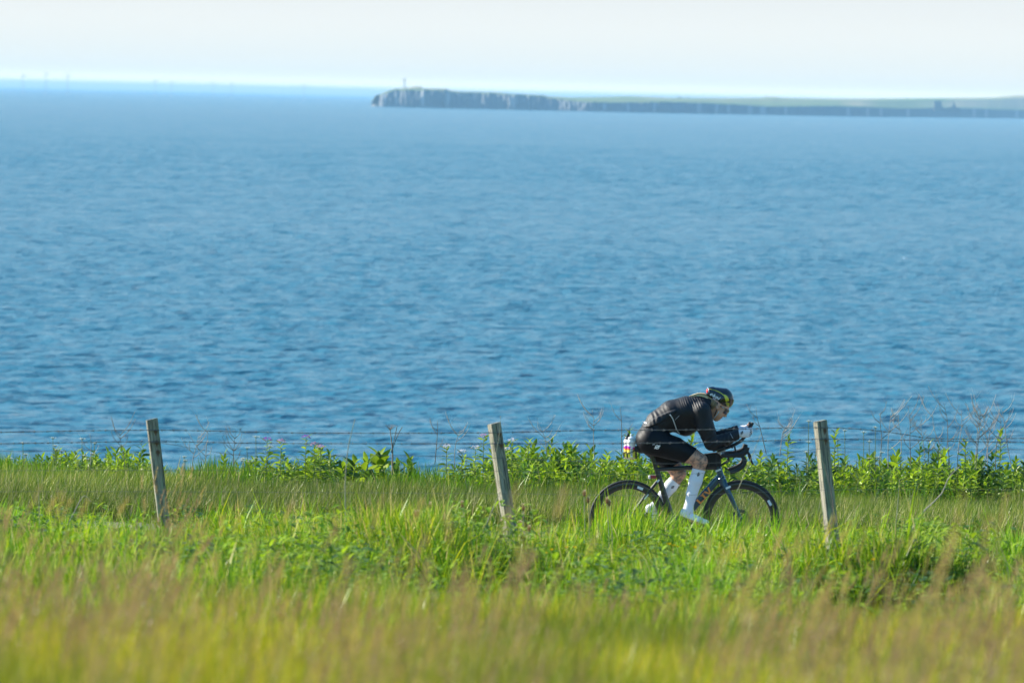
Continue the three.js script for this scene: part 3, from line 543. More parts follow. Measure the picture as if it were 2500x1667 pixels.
// stalks standing in the bank, near the fence
function stalk(px, list, d, rad, label, mtl = dryMat) { const pts = list.map(([x, y]) => at(x, y, d)), g = thing('dry_stalk', label, 'dead stalk', pts[0]); mesh('stem', tube(spline(pts.map((p) => p.clone().sub(pts[0])), 10), (f) => rad * (1 - .7 * f) + .0006, 5), mtl, g); }
const buff = mat([.36, .33, .22], .9);
stalk(0, [[845, 1300], [842, 1180], [850, 1090], [866, 1024]], 41, .005, 'tall single grass stalk with a pale tip, between the purple flowers and the broad-leaved plants', buff);
stalk(0, [[1232, 1170], [1212, 1120], [1219, 1060], [1222, 1015]], 43.4, .0035, 'thin dry stalk crossing the front of the middle post', buff);
stalk(0, [[1180, 1300], [1200, 1250], [1222, 1200]], 40, .006, 'buff grass stalk leaning at the foot of the middle post', buff);
stalk(0, [[2224, 1300], [2250, 1255], [2300, 1205], [2318, 1165], [2345, 1138]], 42, .006, 'long whitish bent stalk arching in the grass right of the right post');
stalk(0, [[2186, 1305], [2192, 1240], [2197, 1170]], 41, .004, 'straight pale stalk right of the right post', buff);
stalk(0, [[1800, 1200], [1822, 1150], [1838, 1110], [1858, 1060]], 43, .003, 'fine stalk leaning over the front wheel', buff);
stalk(0, [[2040, 1265], [2028, 1190], [2012, 1130], [2005, 1115]], 43.5, .004, 'dry stalk leaning on the right post', dryDark);
stalk(0, [[95, 1300], [94, 1225], [92, 1165]], 40, .003, 'thin dry stalk at the left, in front of the verge', buff);
stalk(0, [[140, 1330], [180, 1250], [205, 1210], [222, 1225]], 41, .004, 'pale stalk bent over at its tip, left of the left post');
stalk(0, [[332, 1400], [333, 1330], [334, 1262]], 36, .004, 'upright dark stalk below the left post', dryDark);

// plantain: brown heads on bare stems
const plantainSpots = [[1014, 1248], [1020, 1247], [1050, 1228], [1046, 1260], [1062, 1263], [1128, 1224], [1090, 1257], [1086, 1263], [1085, 1276], [1105, 1278], [1130, 1262], [1008, 1276], [1029, 1296], [1070, 1297], [1066, 1303], [1084, 1300], [1128, 1304], [1222, 1270], [1245, 1260], [1278, 1232], [1276, 1254], [1270, 1272], [1292, 1284], [1150, 1332], [1312, 1294], [1427, 1198], [1436, 1214], [1482, 1216], [1488, 1222]];
let plantain;
plantainSpots.forEach(([px, py], i) => {
  const left = px < 1350, d = left ? 40.2 + .12 * (i % 7) : 43.2, tip = at(px, py, d), b = V(tip.x - .03 + .012 * (i % 6), groundY(tip.x, d), tip.z), v = tip.clone().sub(b); let g;
  if (!plantain) { g = plantain = thing('plantain', '', 'seed head', b);
    mesh('stem', tube(spline([V(0, -.05, 0), V(.02, .45, 0), V(0, 1, 0)], 6), .003, 5), buff, g);
    const r = rng(3), l = []; for (let k = 0; k < 70; k++) { const f = k / 70, a = k * 2.4, q = .011 * Math.sin(Math.PI * (.18 + .72 * f)); l.push(tint(place(leafShape(.010, .007, .2, .1, 2), V(Math.cos(a) * q, .045 * f, Math.sin(a) * q), -a, .5 + .6 * f), (f > .62 ? [.62, .52, .34] : [.42, .24, .13]).map(vary(r, .7, .5)))); }
    l.push(tint(tube([V(0, -.005, 0), V(0, .01, 0), V(0, .035, 0), V(0, .048, 0)], [.004, .009, .008, .002], 7), [.28, .17, .09])); mesh('seed_head', merge(l), leafMat({ transmission: .2 }), g);
  } else { g = plantain.clone(); g.name = numbered('plantain'); scene.add(g); }
  const h = Math.max(.06, v.length() - .04); g.position.copy(b); g.quaternion.setFromUnitVectors(V(0, 1, 0), v.normalize()); g.children[0].scale.set(1, h, 1); g.children[1].position.y = h;
  tag(g, left ? 'brown plantain seed head on a bare stem in the bank grass below the middle post' : 'brown plantain head before the rear wheel, ' + { 1427: 'leftmost of the four', 1436: 'second from the left of the four', 1482: 'third from the left of the four', 1488: 'rightmost and lowest of the four' }[px], 'seed head', left ? 'plantain heads in the bank below the middle post' : 'plantain heads in front of the rear wheel');
});
// buttercups
let buttercup;
[[1383, 1338], [1403, 1338], [1332, 1352], [1346, 1344], [1644, 1334], [1655, 1336], [1696, 1338], [1634, 1330], [2132, 1368], [196, 1418]].forEach(([px, py], i) => {
  const d = py > 1400 ? 30 : py > 1360 ? 36 : 38, tip = at(px, py, d), b = V(tip.x, groundY(tip.x, d), tip.z), h = Math.max(.12, tip.y - b.y); let g;
  if (!buttercup) { g = buttercup = thing('buttercup', '', 'flower', b); mesh('stem', tube([V(0, -.2, 0), V(.004, -.1, 0), V(0, 0, 0)], .0016, 4), stemMat, g);
    const l = []; for (let k = 0; k < 5; k++) l.push(tint(place(leafShape(.016, .017, .25, -.4, 3), V(0, 0, 0), k * 1.2566, .45), [.80, .52, .01])); mesh('petal', merge(l), leafMat({ transmission: .25 }), g).scale.setScalar(1.2); }
  else { g = buttercup.clone(); g.name = numbered('buttercup'); scene.add(g); }
  g.position.copy(V(tip.x, b.y + h, tip.z));
  tag(g, i < 4 ? `yellow buttercup in the bank right of the middle post, ${{ 1332: 'leftmost', 1346: 'second from the left', 1383: 'third from the left', 1403: 'rightmost' }[px]} of four` : i < 8 ? `yellow buttercup in the grass below the cyclist's foot, ${{ 1634: 'leftmost', 1644: 'second from the left', 1655: 'third from the left', 1696: 'rightmost' }[px]} of four` : i === 8 ? 'single yellow buttercup in the grass below the right post' : 'single yellow buttercup low in the grass at the left', 'flower', i < 4 ? 'buttercups right of the middle post' : i < 8 ? 'buttercups below the cyclist' : undefined);
});
// ---------------------------------------------------------------- the bicycle and its rider, 50 m away
// Drawn in their own metres: x along the track, y up from the ground, z towards the photographer, the origin below the cranks.
const BIKE = at(1645.8, 1360, 50), TILT = R(1.32);      // the track climbs gently to the right
const L = (u, v, z = 0) => V((u - 885) / 1090, (1725 - v) / 1090, z);
const onBike = (name, label, category) => { const g = thing(name, label, category, BIKE); g.rotation.z = TILT; return g; };
const font = await new FontLoader().loadAsync('fonts/droid/droid_sans_bold.typeface.json');

const carbon = mat([.012, .012, .014], .32, { clearcoat: .6, clearcoatRoughness: .12 }), rubber = mat([.016, .016, .017], .7), matteBlack = mat([.014, .014, .015], .5), teal = mat([.009, .050, .088], .28, { clearcoat: .9, clearcoatRoughness: .08, metalness: .25 }),
  alloy = mat([.55, .55, .56], .28, { metalness: .9 }), darkSteel = mat([.12, .12, .12], .35, { metalness: .9 }), reflective = mat([.72, .78, .80], .3), orange = mat([.80, .27, .045], .4), tapeMat = mat([.017, .017, .018], .62);
const bike = onBike('bicycle', 'dark blue and black racing bicycle with deep black rims and aero bars', 'bicycle');
const part = (name, g, m, p = bike) => mesh(name, g, m, p);
function wheel(cx, cy, front) {
  const w = new THREE.Group(); w.name = 'wheel'; w.position.copy(L(cx, cy)); bike.add(w);
  const ring = (prof, name, m) => { const g = new THREE.LatheGeometry(prof.map(([r, z]) => new THREE.Vector2(r, z)), 96); g.rotateX(Math.PI / 2); return part(name, g, m, w); };
  const tyre = []; for (let k = 0; k <= 14; k++) { const a = (k / 14) * 2 * Math.PI; tyre.push([.3265 + .0135 * Math.cos(a), .0145 * Math.sin(a)]); } ring(tyre, 'tyre', rubber);
  ring([[.316, .0105], [.3155, .0125], [.300, .0140], [.280, .0130], [.266, .0090], [.262, .003], [.262, -.003], [.266, -.0090], [.280, -.0130], [.300, -.0140], [.3155, -.0125], [.316, -.0105], [.316, .0105]], 'rim', carbon);
  if (!front) ring([[.3185, .0142], [.3165, .0146], [.3150, .0144]], 'rim_stripe', mat([.19, .085, .045], .5));
  ring([[.001, .05], [.010, .05], [.011, .032], [.021, .031], [.021, .027], [.012, .026], [.012, -.026], [.021, -.027], [.021, -.031], [.011, -.032], [.010, -.05], [.001, -.05]], 'hub', darkSteel);
  ring([[.050, -.037], [.080, -.037], [.080, -.0352], [.050, -.0352], [.050, -.037]], 'brake_disc', darkSteel);
  const sp = []; for (let k = 0; k < 24; k++) { const a = k / 24 * 6.2832, b = a + (k % 4 < 2 ? .5 : -.5), z = k % 2 ? .028 : -.028; sp.push(tube([V(Math.cos(b) * .02, Math.sin(b) * .02, z), V(Math.cos(a) * .263, Math.sin(a) * .263, 0)], .0012, 4)); }
  part('spoke', merge(sp), matteBlack, w).userData.kind = 'stuff';
  const st = (a) => { const s = new THREE.BoxGeometry(.052, .022, .0008); s.translate(0, .289, .0146); s.rotateZ(a); part('sticker', s, reflective, w); };
  st(front ? -R(61) : -R(21.5)); st(front ? R(119) : R(158.5));
  return w;
}
wheel(445, 1355, false); const frontWheel = wheel(1525, 1355, true);
{ // frame
  const f = (name, pts, r, m, flat = .62) => part(name, tube(spline(pts.map((p) => L(...p)), 14), r, 18, { flat }), m);
  f('seat_tube', [[885, 1431], [800, 1150], [716, 872]], (t) => lerp(.032, .021, t), carbon, .55);
  f('top_tube', [[712, 884], [1000, 868], [1296, 858]], (t) => lerp(.018, .026, t), carbon, .8);
  const dt = [[1326, 950], [1110, 1198], [905, 1418]]; f('down_tube', dt, (t) => lerp(.030, .036, t), teal, .68);
  f('head_tube', [[1292, 800], [1320, 900], [1346, 988]], (t) => lerp(.024, .031, t), teal, .9);
  for (const s of [1, -1]) {
    f('seat_stay', [[738, 985, s * .018], [640, 1100, s * .045], [445, 1355, s * .062]], (t) => lerp(.012, .008, t), matteBlack, .8);
    f('chain_stay', [[885, 1431, s * .034], [640, 1395, s * .050], [445, 1355, s * .062]], .012, carbon, .8);
  }
  const crown = part('fork', tube(spline([[1335, 958, 0], [1350, 1000, 0], [1362, 1030, 0]].map((p) => L(...p)), 6), .034, 16, { flat: 1.2 }), teal);
  for (const s of [1, -1]) mesh('fork_leg', tube(spline([[1350, 985, s * .022], [1398, 1085, s * .046], [1465, 1225, s * .052], [1525, 1355, s * .054]].map((p) => L(...p)), 14), (t) => lerp(.029, .012, t), 14, { flat: .5 }), teal, crown);
  mesh('sticker', new RoundedBoxGeometry(.046, .018, .003, 2, .001).rotateZ(R(24)).translate(...L(1402, 1052, .064).toArray()), reflective, crown);
  part('sticker', new RoundedBoxGeometry(.050, .016, .003, 2, .001).rotateZ(R(22)).translate(...L(1306, 890, .0345).toArray()), reflective);
  part('sticker', new RoundedBoxGeometry(.058, .014, .003, 2, .001).rotateZ(R(48)).translate(...L(722, 1003, .030).toArray()), reflective);
  part('sticker', new RoundedBoxGeometry(.056, .011, .003, 2, .001).rotateZ(R(50)).translate(...L(618, 1142, .058).toArray()), reflective);
  // the name on the down tube
  const a = L(1098, 1192), b = L(1228, 1050), ang = Math.atan2(b.y - a.y, b.x - a.x), tx = new TextGeometry('LIV', { font, size: .050, depth: .003, curveSegments: 4 }); tx.computeBoundingBox(); const w = tx.boundingBox.max.x;
  tx.translate(0, -.025, 0).scale(a.distanceTo(b) * .98 / w, 1, 1).rotateZ(ang).translate(a.x + .010, a.y - .012, .0245); part('lettering', tx, orange);
  part('seat_post', tube([L(716, 890), L(672, 722)], .019, 14, { flat: .5 }), carbon);
  // saddle
  const sd = new THREE.Shape(); sd.moveTo(-.14, .062); sd.bezierCurveTo(-.155, .03, -.155, -.03, -.14, -.062); sd.bezierCurveTo(-.08, -.07, -.03, -.032, .05, -.022); sd.bezierCurveTo(.10, -.02, .13, -.02, .135, 0); sd.bezierCurveTo(.13, .02, .10, .02, .05, .022); sd.bezierCurveTo(-.03, .032, -.08, .07, -.14, .062);
  const sg = new THREE.ExtrudeGeometry(sd, { depth: .022, bevelEnabled: true, bevelSize: .008, bevelThickness: .010, bevelSegments: 3, curveSegments: 10 }); sg.rotateX(-Math.PI / 2).rotateZ(-R(5)).translate(...L(660, 712).toArray()); part('saddle', sg, matteBlack);
  for (const s of [1, -1]) part('saddle_rail', tube(spline([L(540, 700, s * .03), L(600, 722, s * .024), L(700, 730, s * .024), L(770, 712, s * .012)], 10), .0038, 6), alloy);
  // tail light
  const tl = part('tail_light', new RoundedBoxGeometry(.055, .030, .03, 4, .010).translate(...L(684, 955, .0).toArray()), mat([.30, .012, .035], .25, { clearcoat: .7 })); mesh('lens', new RoundedBoxGeometry(.022, .034, .034, 4, .012).translate(...L(650, 957, 0).toArray()), mat([.8, .72, .75], .15), tl); mesh('mount', tube([L(700, 950), L(735, 945)], .009, 8), matteBlack, tl);
  // bottle cages behind the saddle
  const arm = part('cage_mount', tube(spline([L(600, 716), L(550, 712), L(520, 690), L(500, 660)], 10), .013, 10), matteBlack);
  for (const [x, z] of [[474, .046], [444, -.046]]) {
    const c = new THREE.Group(); c.name = 'bottle_cage'; bike.add(c); const q = (a, v, rr = .041) => V(L(x, v).x + Math.cos(a) * rr, L(x, v).y, z + Math.sin(a) * rr);
    for (const s of [1, -1]) { const pts = []; for (let k = 0; k <= 12; k++) { const t = k / 12; pts.push(q(R(8) + s * R(150) * Math.sin(t * Math.PI * .62), lerp(668, 772, t) + 16 * Math.sin(t * Math.PI * 2))); } mesh('cage_arm', tube(pts, .0046, 6), matteBlack, c); }
    mesh('cage_back', tube([q(R(8), 655), q(R(8), 776)], .010, 8, { flat: .6 }), matteBlack, c);
    const tag2 = new THREE.CylinderGeometry(.0415, .0415, .085, 10, 1, true, R(-12), R(26)); tag2.translate(L(x, 712).x, L(x, 712).y, z); mesh('cage_tongue', tag2, mat([.86, .86, .84], .4, { side: THREE.DoubleSide }), c);
    const tx2 = new TextGeometry('ELITE', { font, size: .014, depth: .0008, curveSegments: 3 }); tx2.computeBoundingBox(); tx2.translate(-tx2.boundingBox.max.x / 2, -.007, 0).scale(1.25, 1, 1).rotateZ(Math.PI / 2).translate(L(x, 712).x + .002, L(x, 712).y, z + .0416); mesh('lettering', tx2, matteBlack, c);
  }
  // cranks, chain, gears
  const bb = L(885, 1431);
  const ring = new THREE.LatheGeometry([[.074, 0], [.100, 0], [.1015, .002], [.100, .004], [.074, .004], [.074, 0]].map(([r, z]) => new THREE.Vector2(r, z)), 50); ring.rotateX(Math.PI / 2).translate(bb.x, bb.y, .043); part('chainring', ring, darkSteel);
  part('spider', merge([0, 1, 2, 3].map((k) => tube([V(bb.x, bb.y, .050), V(bb.x + Math.cos(k * 1.571 + .5) * .082, bb.y + Math.sin(k * 1.571 + .5) * .082, .047)], .010, 8, { flat: .5 }))), carbon);
  const ends = [[1070, 1436, 1], [700, 1426, -1]];
  for (const [x, y, s] of ends) { const e = L(x, y, s * .068); part('crank', tube([V(bb.x, bb.y, s * .056), e], (t) => lerp(.018, .013, t), 10, { flat: .6 }), carbon);
    const pd = part('pedal', new RoundedBoxGeometry(.085, .016, .07, 3, .006).translate(e.x, e.y, s * .115), matteBlack); mesh('axle', tube([e, V(e.x, e.y, s * .10)], .007, 8), alloy, pd); }
  part('axle_shell', tube([V(bb.x, bb.y, -.058), V(bb.x, bb.y, .058)], .019, 14), darkSteel);
  const rr = L(445, 1355), cas = []; for (let k = 0; k < 8; k++) cas.push(new THREE.CylinderGeometry(.022 + .0038 * k, .022 + .0038 * k, .0018, 30).rotateX(Math.PI / 2).translate(rr.x, rr.y, .044 - .0035 * k)); part('cassette', merge(cas), darkSteel);
  const j1 = L(470, 1445, .04), j2 = L(500, 1520, .04);
  const loop = [V(bb.x, bb.y + .101, .045), V(rr.x, rr.y + .034, .036), V(rr.x - .034, rr.y, .036), V(rr.x - .01, rr.y - .034, .036), V(j1.x + .018, j1.y, .038), V(j2.x - .018, j2.y, .038), V(j2.x, j2.y - .018, .04), V(bb.x, bb.y - .101, .045), V(bb.x + .09, bb.y - .045, .045), V(bb.x + .09, bb.y + .045, .045), V(bb.x, bb.y + .101, .045)];
  part('chain', tube(loop, .0042, 6), darkSteel);
  const der = part('derailleur', tube(spline([V(rr.x + .01, rr.y - .02, .05), V(rr.x + .03, rr.y - .05, .055), j1.clone().setZ(.05)], 8), .013, 8), matteBlack); for (const j of [j1, j2]) mesh('jockey_wheel', new THREE.CylinderGeometry(.019, .019, .004, 20).rotateX(Math.PI / 2).translate(j.x, j.y, .04), darkSteel, der); mesh('cage', tube([j1.clone().setZ(.047), j2.clone().setZ(.047)], .008, 8, { flat: .3 }), darkSteel, der);
  // bars
  part('stem', tube([L(1296, 792), L(1345, 752)], .021, 14), matteBlack);
  for (const s of [1, -1]) {
    const b = part('handlebar', tube(spline([[1345, 746, 0], [1350, 744, s * .09], [1362, 742, s * .165], [1400, 738, s * .195], [1470, 738, s * .20], [1530, 745, s * .203], [1556, 785, s * .206], [1538, 838, s * .208], [1480, 876, s * .212], [1412, 900, s * .215]].map((p) => L(...p)), 40), .0165, 12), tapeMat);
    mesh('hood', tube(spline([[1440, 740, s * .20], [1520, 726, s * .203], [1562, 700, s * .204], [1580, 655, s * .203]].map((p) => L(...p)), 16), (t) => .017 + .006 * Math.sin(t * 3) + .004 * smooth(.7, 1, t), 12, { flat: .85 }), rubber, b);
    mesh('brake_lever', tube(spline([[1578, 700, s * .206], [1604, 740, s * .212], [1614, 780, s * .216], [1636, 826, s * .22]].map((p) => L(...p)), 14), (t) => lerp(.013, .006, t), 8, { flat: .6 }), matteBlack, b);
    part('brake_hose', tube(spline([[1398, 752, s * .14], [1405, 780, s * .11], [1378, 818, s * .05], [1335, 838, s * .03], [1318, 870, s * .03]].map((p) => L(...p)), 16), s > 0 ? .006 : .004, 8), rubber);
    const ext = part('aero_bar', tube(spline([[1300, 706, s * .062], [1400, 672, s * .058], [1490, 632, s * .052], [1545, 590, s * .047], [1578, 535, s * .043], [1602, 475, s * .040], [1622, 440, s * .038]].map((p) => L(...p)), 30), .011, 10), matteBlack);
    mesh('grip_end', tube(spline([[1604, 474, s * .040], [1626, 432, s * .038]].map((p) => L(p[0] + (s > 0 ? 12 : -10), p[1], p[2])), 5), .0125, 10), rubber, ext);
    mesh('arm_pad', new RoundedBoxGeometry(.115, .020, .085, 4, .009).rotateZ(R(14)).translate(...L(1310, 682, s * .105).toArray()), matteBlack, ext);
    mesh('clamp', tube([L(1318, 716, s * .06), L(1345, 745, s * .06)], .013, 10), alloy, ext);
    mesh('bracket', tube([L(1300, 722, s * .075), L(1375, 692, s * .075)], .0075, 8), alloy, ext);
    mesh('bridge', tube([L(1330, 668, s * .08), L(1402, 644, s * .06)], .007, 8), alloy, ext);
  }
  part('bar_bridge', tube([L(1440, 668, -.06), L(1440, 668, .06)], .010, 8), matteBlack);
  part('bar_strut', tube([L(1462, 650, 0), L(1476, 715, 0)], .008, 8), matteBlack);
}
{ // bag on the top tube behind the stem
  const g = onBike('frame_bag', 'black bag strapped on the top tube between the knee and the handlebar stem', 'bag');
  const s = new THREE.Shape([[1185, 742], [1300, 728], [1322, 760], [1326, 842], [1190, 856]].map(([x, y]) => { const p = L(x, y); return new THREE.Vector2(p.x, p.y); }));
  mesh('pouch', new THREE.ExtrudeGeometry(s, { depth: .036, bevelEnabled: true, bevelSize: .010, bevelThickness: .010, bevelSegments: 4 }).translate(0, 0, -.018), mat([.012, .012, .013], .75), g);
  for (const x of [1215, 1290]) mesh('strap', new RoundedBoxGeometry(.014, .115, .064, 2, .003).translate(...L(x, 800).toArray()), mat([.02, .02, .022], .6), g);
  mesh('zip', tube([L(1190, 738, .012), L(1300, 722, .012)], .0028, 6), mat([.2, .2, .21], .5), g);
}
// two drinks bottles in the cages behind the saddle
function bottle(x, z, label, capMat) {
  const b = L(x, 782, z), g = thing('water_bottle', label, 'bottle', b.clone().applyAxisAngle(V(0, 0, 1), TILT).add(BIKE)); g.rotation.z = TILT;
  const W = 256, H = 256, d = new Uint8Array(W * H * 4), r = rng(x);
  for (let j = 0; j < H; j++) for (let i = 0; i < W; i++) {   // the print: bands of purple, orange and yellow in blocks
    const f = j / H, u = Math.floor(i / 22), k = noise2(u * 3.7 + x, 1.2), e1 = .44 + .08 * k, e2 = .50 + .10 * noise2(u * 2.9 + x, 7), e3 = .62 + .08 * noise2(u * 3.1, 3 + x);
    let c = [236, 232, 226]; if (f > .10 && f < e1) c = [228, 214, 84]; if (f >= e1 && f < e2) c = [238, 92, 22]; if (f >= e2 && f < e3) c = [172, 40, 178]; if (f <= .10) c = [236, 206, 150]; if (f > .10 && f < .22) c = [206, 208, 40];
    d.set([...c, 255], (j * W + i) * 4);
  }
  const t = new THREE.DataTexture(d, W, H); t.colorSpace = THREE.SRGBColorSpace; t.magFilter = THREE.LinearFilter; t.wrapS = THREE.RepeatWrapping; t.needsUpdate = true;
  const prof = [[.001, 0], [.028, 0], [.034, .004], [.0365, .012], [.0365, .110], [.0335, .118], [.0335, .126], [.0365, .134], [.0365, .158], [.031, .168], [.026, .172]].map(([a, y]) => new THREE.Vector2(a, y));
  const body = new THREE.LatheGeometry(prof, 40), P = body.attributes.position, uv = body.attributes.uv; for (let i = 0; i < P.count; i++) uv.setY(i, P.getY(i) / .172);
  mesh('flask', body, mat([1, 1, 1], .35, { map: t }), g);
  const cap = mesh('cap', new THREE.LatheGeometry([[.001, .196], [.019, .196], [.026, .190], [.029, .182], [.029, .168], [.001, .168]].map(([a, y]) => new THREE.Vector2(a, y)), 30), capMat, g);
  mesh('spout', new THREE.LatheGeometry([[.001, .222], [.008, .221], [.010, .216], [.008, .205], [.012, .196], [.001, .196]].map(([a, y]) => new THREE.Vector2(a, y)), 20), capMat, cap);
}
bottle(474, .046, 'nearer of two drinks bottles behind the saddle, pale cap, purple and yellow print', mat([.78, .80, .82], .4));
bottle(444, -.046, 'farther of two drinks bottles behind the saddle, with a black cap', mat([.015, .015, .02], .45));
// ---------------------------------------------------------------- the rider: one body, with clothes over it
const smin = (a, b, k) => { const h = Math.max(k - Math.abs(a - b), 0) / k; return Math.min(a, b) - h * h * k * .25; };
// distance to a chain of tapered capsules; each point [u, v, z, radius]; wide stretches it sideways
function limb(points, wide = 1) {
  const q = points.map(([u, v, z, r]) => { const p = L(u, v, z); return [p.x, p.y, p.z, r]; });
  return (x, y, z) => { let best = 1e9;
    for (let i = 0; i < q.length - 1; i++) { const a = q[i], b = q[i + 1], bx = b[0] - a[0], by = b[1] - a[1], bz = (b[2] - a[2]) / wide, px = x - a[0], py = y - a[1], pz = (z - a[2]) / wide; let t = (px * bx + py * by + pz * bz) / (bx * bx + by * by + bz * bz); t = t < 0 ? 0 : t > 1 ? 1 : t;
      const d = Math.hypot(px - bx * t, py - by * t, pz - bz * t) - (a[3] + (b[3] - a[3]) * t); best = i ? smin(best, d, .012) : d; }
    return best; };
}
const join = (k, ...f) => (x, y, z) => { let d = f[0](x, y, z); for (let i = 1; i < f.length; i++) d = smin(d, f[i](x, y, z), k); return d; };
const half = (u0, v0, u1, v1, side) => { const a = L(u0, v0), b = L(u1, v1), n = V(b.y - a.y, a.x - b.x, 0).normalize().multiplyScalar(side); return (x, y) => (x - a.x) * n.x + (y - a.y) * n.y; };   // negative on the kept side
// mesh a distance field on a grid (surface nets)
function skin(f, lo, hi, cell, color) {
  const nx = Math.ceil((hi.x - lo.x) / cell) + 1, ny = Math.ceil((hi.y - lo.y) / cell) + 1, nz = Math.ceil((hi.z - lo.z) / cell) + 1, g = new Float32Array(nx * ny * nz), id = new Int32Array(nx * ny * nz).fill(-1);
  const at3 = (i, j, k) => (k * ny + j) * nx + i; let o = 0;
  for (let k = 0; k < nz; k++) for (let j = 0; j < ny; j++) for (let i = 0; i < nx; i++) g[o++] = f(lo.x + i * cell, lo.y + j * cell, lo.z + k * cell);
  const pos = [], nor = [], idx = [], col = [], E = [[0, 1], [2, 3], [4, 5], [6, 7], [0, 2], [1, 3], [4, 6], [5, 7], [0, 4], [1, 5], [2, 6], [3, 7]];
  for (let k = 0; k < nz - 1; k++) for (let j = 0; j < ny - 1; j++) for (let i = 0; i < nx - 1; i++) {
    const v = []; let neg = 0; for (let c = 0; c < 8; c++) { const q = g[at3(i + (c & 1), j + ((c >> 1) & 1), k + (c >> 2))]; v.push(q); if (q < 0) neg++; }
    if (!neg || neg === 8) continue; let x = 0, y = 0, z = 0, n = 0;
    for (const [a, b] of E) if ((v[a] < 0) !== (v[b] < 0)) { const t = v[a] / (v[a] - v[b]); x += lerp(a & 1, b & 1, t); y += lerp((a >> 1) & 1, (b >> 1) & 1, t); z += lerp(a >> 2, b >> 2, t); n++; }
    id[at3(i, j, k)] = pos.length / 3; const X = lo.x + (i + x / n) * cell, Y = lo.y + (j + y / n) * cell, Z = lo.z + (k + z / n) * cell, e = cell * .5; pos.push(X, Y, Z);
    const gx = f(X + e, Y, Z) - f(X - e, Y, Z), gy = f(X, Y + e, Z) - f(X, Y - e, Z), gz = f(X, Y, Z + e) - f(X, Y, Z - e), l = Math.hypot(gx, gy, gz) || 1; nor.push(gx / l, gy / l, gz / l); if (color) col.push(...color(X, Y, Z));
  }
  const quad = (a, b, c, d, flip) => { if (a < 0 || b < 0 || c < 0 || d < 0) return; flip ? idx.push(a, c, b, a, d, c) : idx.push(a, b, c, a, c, d); };
  for (let k = 1; k < nz - 1; k++) for (let j = 1; j < ny - 1; j++) for (let i = 1; i < nx - 1; i++) { const s = g[at3(i, j, k)] < 0;
    if (s !== g[at3(i + 1, j, k)] < 0) quad(id[at3(i, j - 1, k - 1)], id[at3(i, j, k - 1)], id[at3(i, j, k)], id[at3(i, j - 1, k)], !s);
    if (s !== g[at3(i, j + 1, k)] < 0) quad(id[at3(i - 1, j, k - 1)], id[at3(i - 1, j, k)], id[at3(i, j, k)], id[at3(i, j, k - 1)], !s);
    if (s !== g[at3(i, j, k + 1)] < 0) quad(id[at3(i - 1, j - 1, k)], id[at3(i, j - 1, k)], id[at3(i, j, k)], id[at3(i - 1, j, k)], !s); }
  const q = new THREE.BufferGeometry(); q.setAttribute('position', new THREE.Float32BufferAttribute(pos, 3)); q.setAttribute('normal', new THREE.Float32BufferAttribute(nor, 3)); if (color) q.setAttribute('color', new THREE.Float32BufferAttribute(col, 3)); q.setIndex(idx); return q;
}
const box3 = (u0, v0, u1, v1, z) => [V(L(u0, v1).x, L(u0, v1).y, -z), V(L(u1, v0).x, L(u1, v0).y, z)];
const surfaceZ = (f, x, y, side = 1, from = .35) => { let z = from; for (let i = 0; i < 90; i++) { const d = f(x, y, z * side); if (d < .0004) return z; z -= Math.max(d * .7, .0004); if (z < -.1) return null; } return z; };
// lay a flat drawing (x, y in metres, z its thickness) on a surface seen from the side
function onSurface(g, f, side = 1, lift = .0008) { const P = g.attributes.position; for (let i = 0; i < P.count; i++) { const z = surfaceZ(f, P.getX(i), P.getY(i), side) ?? 0; P.setZ(i, side * (z + lift + P.getZ(i))); } g.computeVertexNormals(); return g; }

const person = onBike('person', 'cyclist in black jacket, black helmet and long white socks crouched over aero bars', 'person');
const put = (name, g, m, p = person) => mesh(name, g, m, p);
// limbs. near = right side of the body, towards the camera
const nearThigh = [[664, 610, .085, .112], [880, 674, .10, .098], [1060, 752, .105, .072], [1136, 790, .105, .058]], nearCalf = [[1136, 796, .105, .057], [1118, 880, .105, .051], [1088, 985, .105, .054], [1052, 1110, .105, .044], [1022, 1235, .108, .034], [1016, 1275, .108, .036]];
const farThigh = [[664, 620, -.085, .112], [790, 755, -.10, .095], [890, 868, -.105, .068], [938, 925, -.105, .056]], farCalf = [[938, 930, -.105, .055], [905, 990, -.105, .050], [858, 1050, -.105, .053], [790, 1140, -.105, .044], [712, 1232, -.108, .034], [702, 1262, -.108, .036]];
const nearFoot = [[1016, 1275, .108, .036], [985, 1298, .110, .036], [1050, 1345, .112, .037], [1120, 1372, .114, .034], [1192, 1386, .112, .020]], farFoot = [[702, 1262, -.108, .036], [660, 1272, -.110, .036], [700, 1335, -.112, .037], [735, 1388, -.114, .033], [778, 1440, -.112, .020]];
const spine = [[652, 596, 0, .118], [742, 440, 0, .106], [872, 350, 0, .112], [1010, 322, 0, .118], [1115, 318, 0, .098]];
const nearArm = [[1146, 318, .150, .070], [1178, 470, .158, .058], [1238, 622, .140, .046], [1385, 588, .095, .042], [1500, 540, .066, .030]], farArm = [[1146, 318, -.150, .070], [1190, 470, -.158, .058], [1252, 610, -.140, .046], [1385, 560, -.095, .042], [1488, 512, -.066, .030]];
const neck = [[1135, 285, 0, .062], [1240, 278, 0, .055], [1290, 262, 0, .058]];
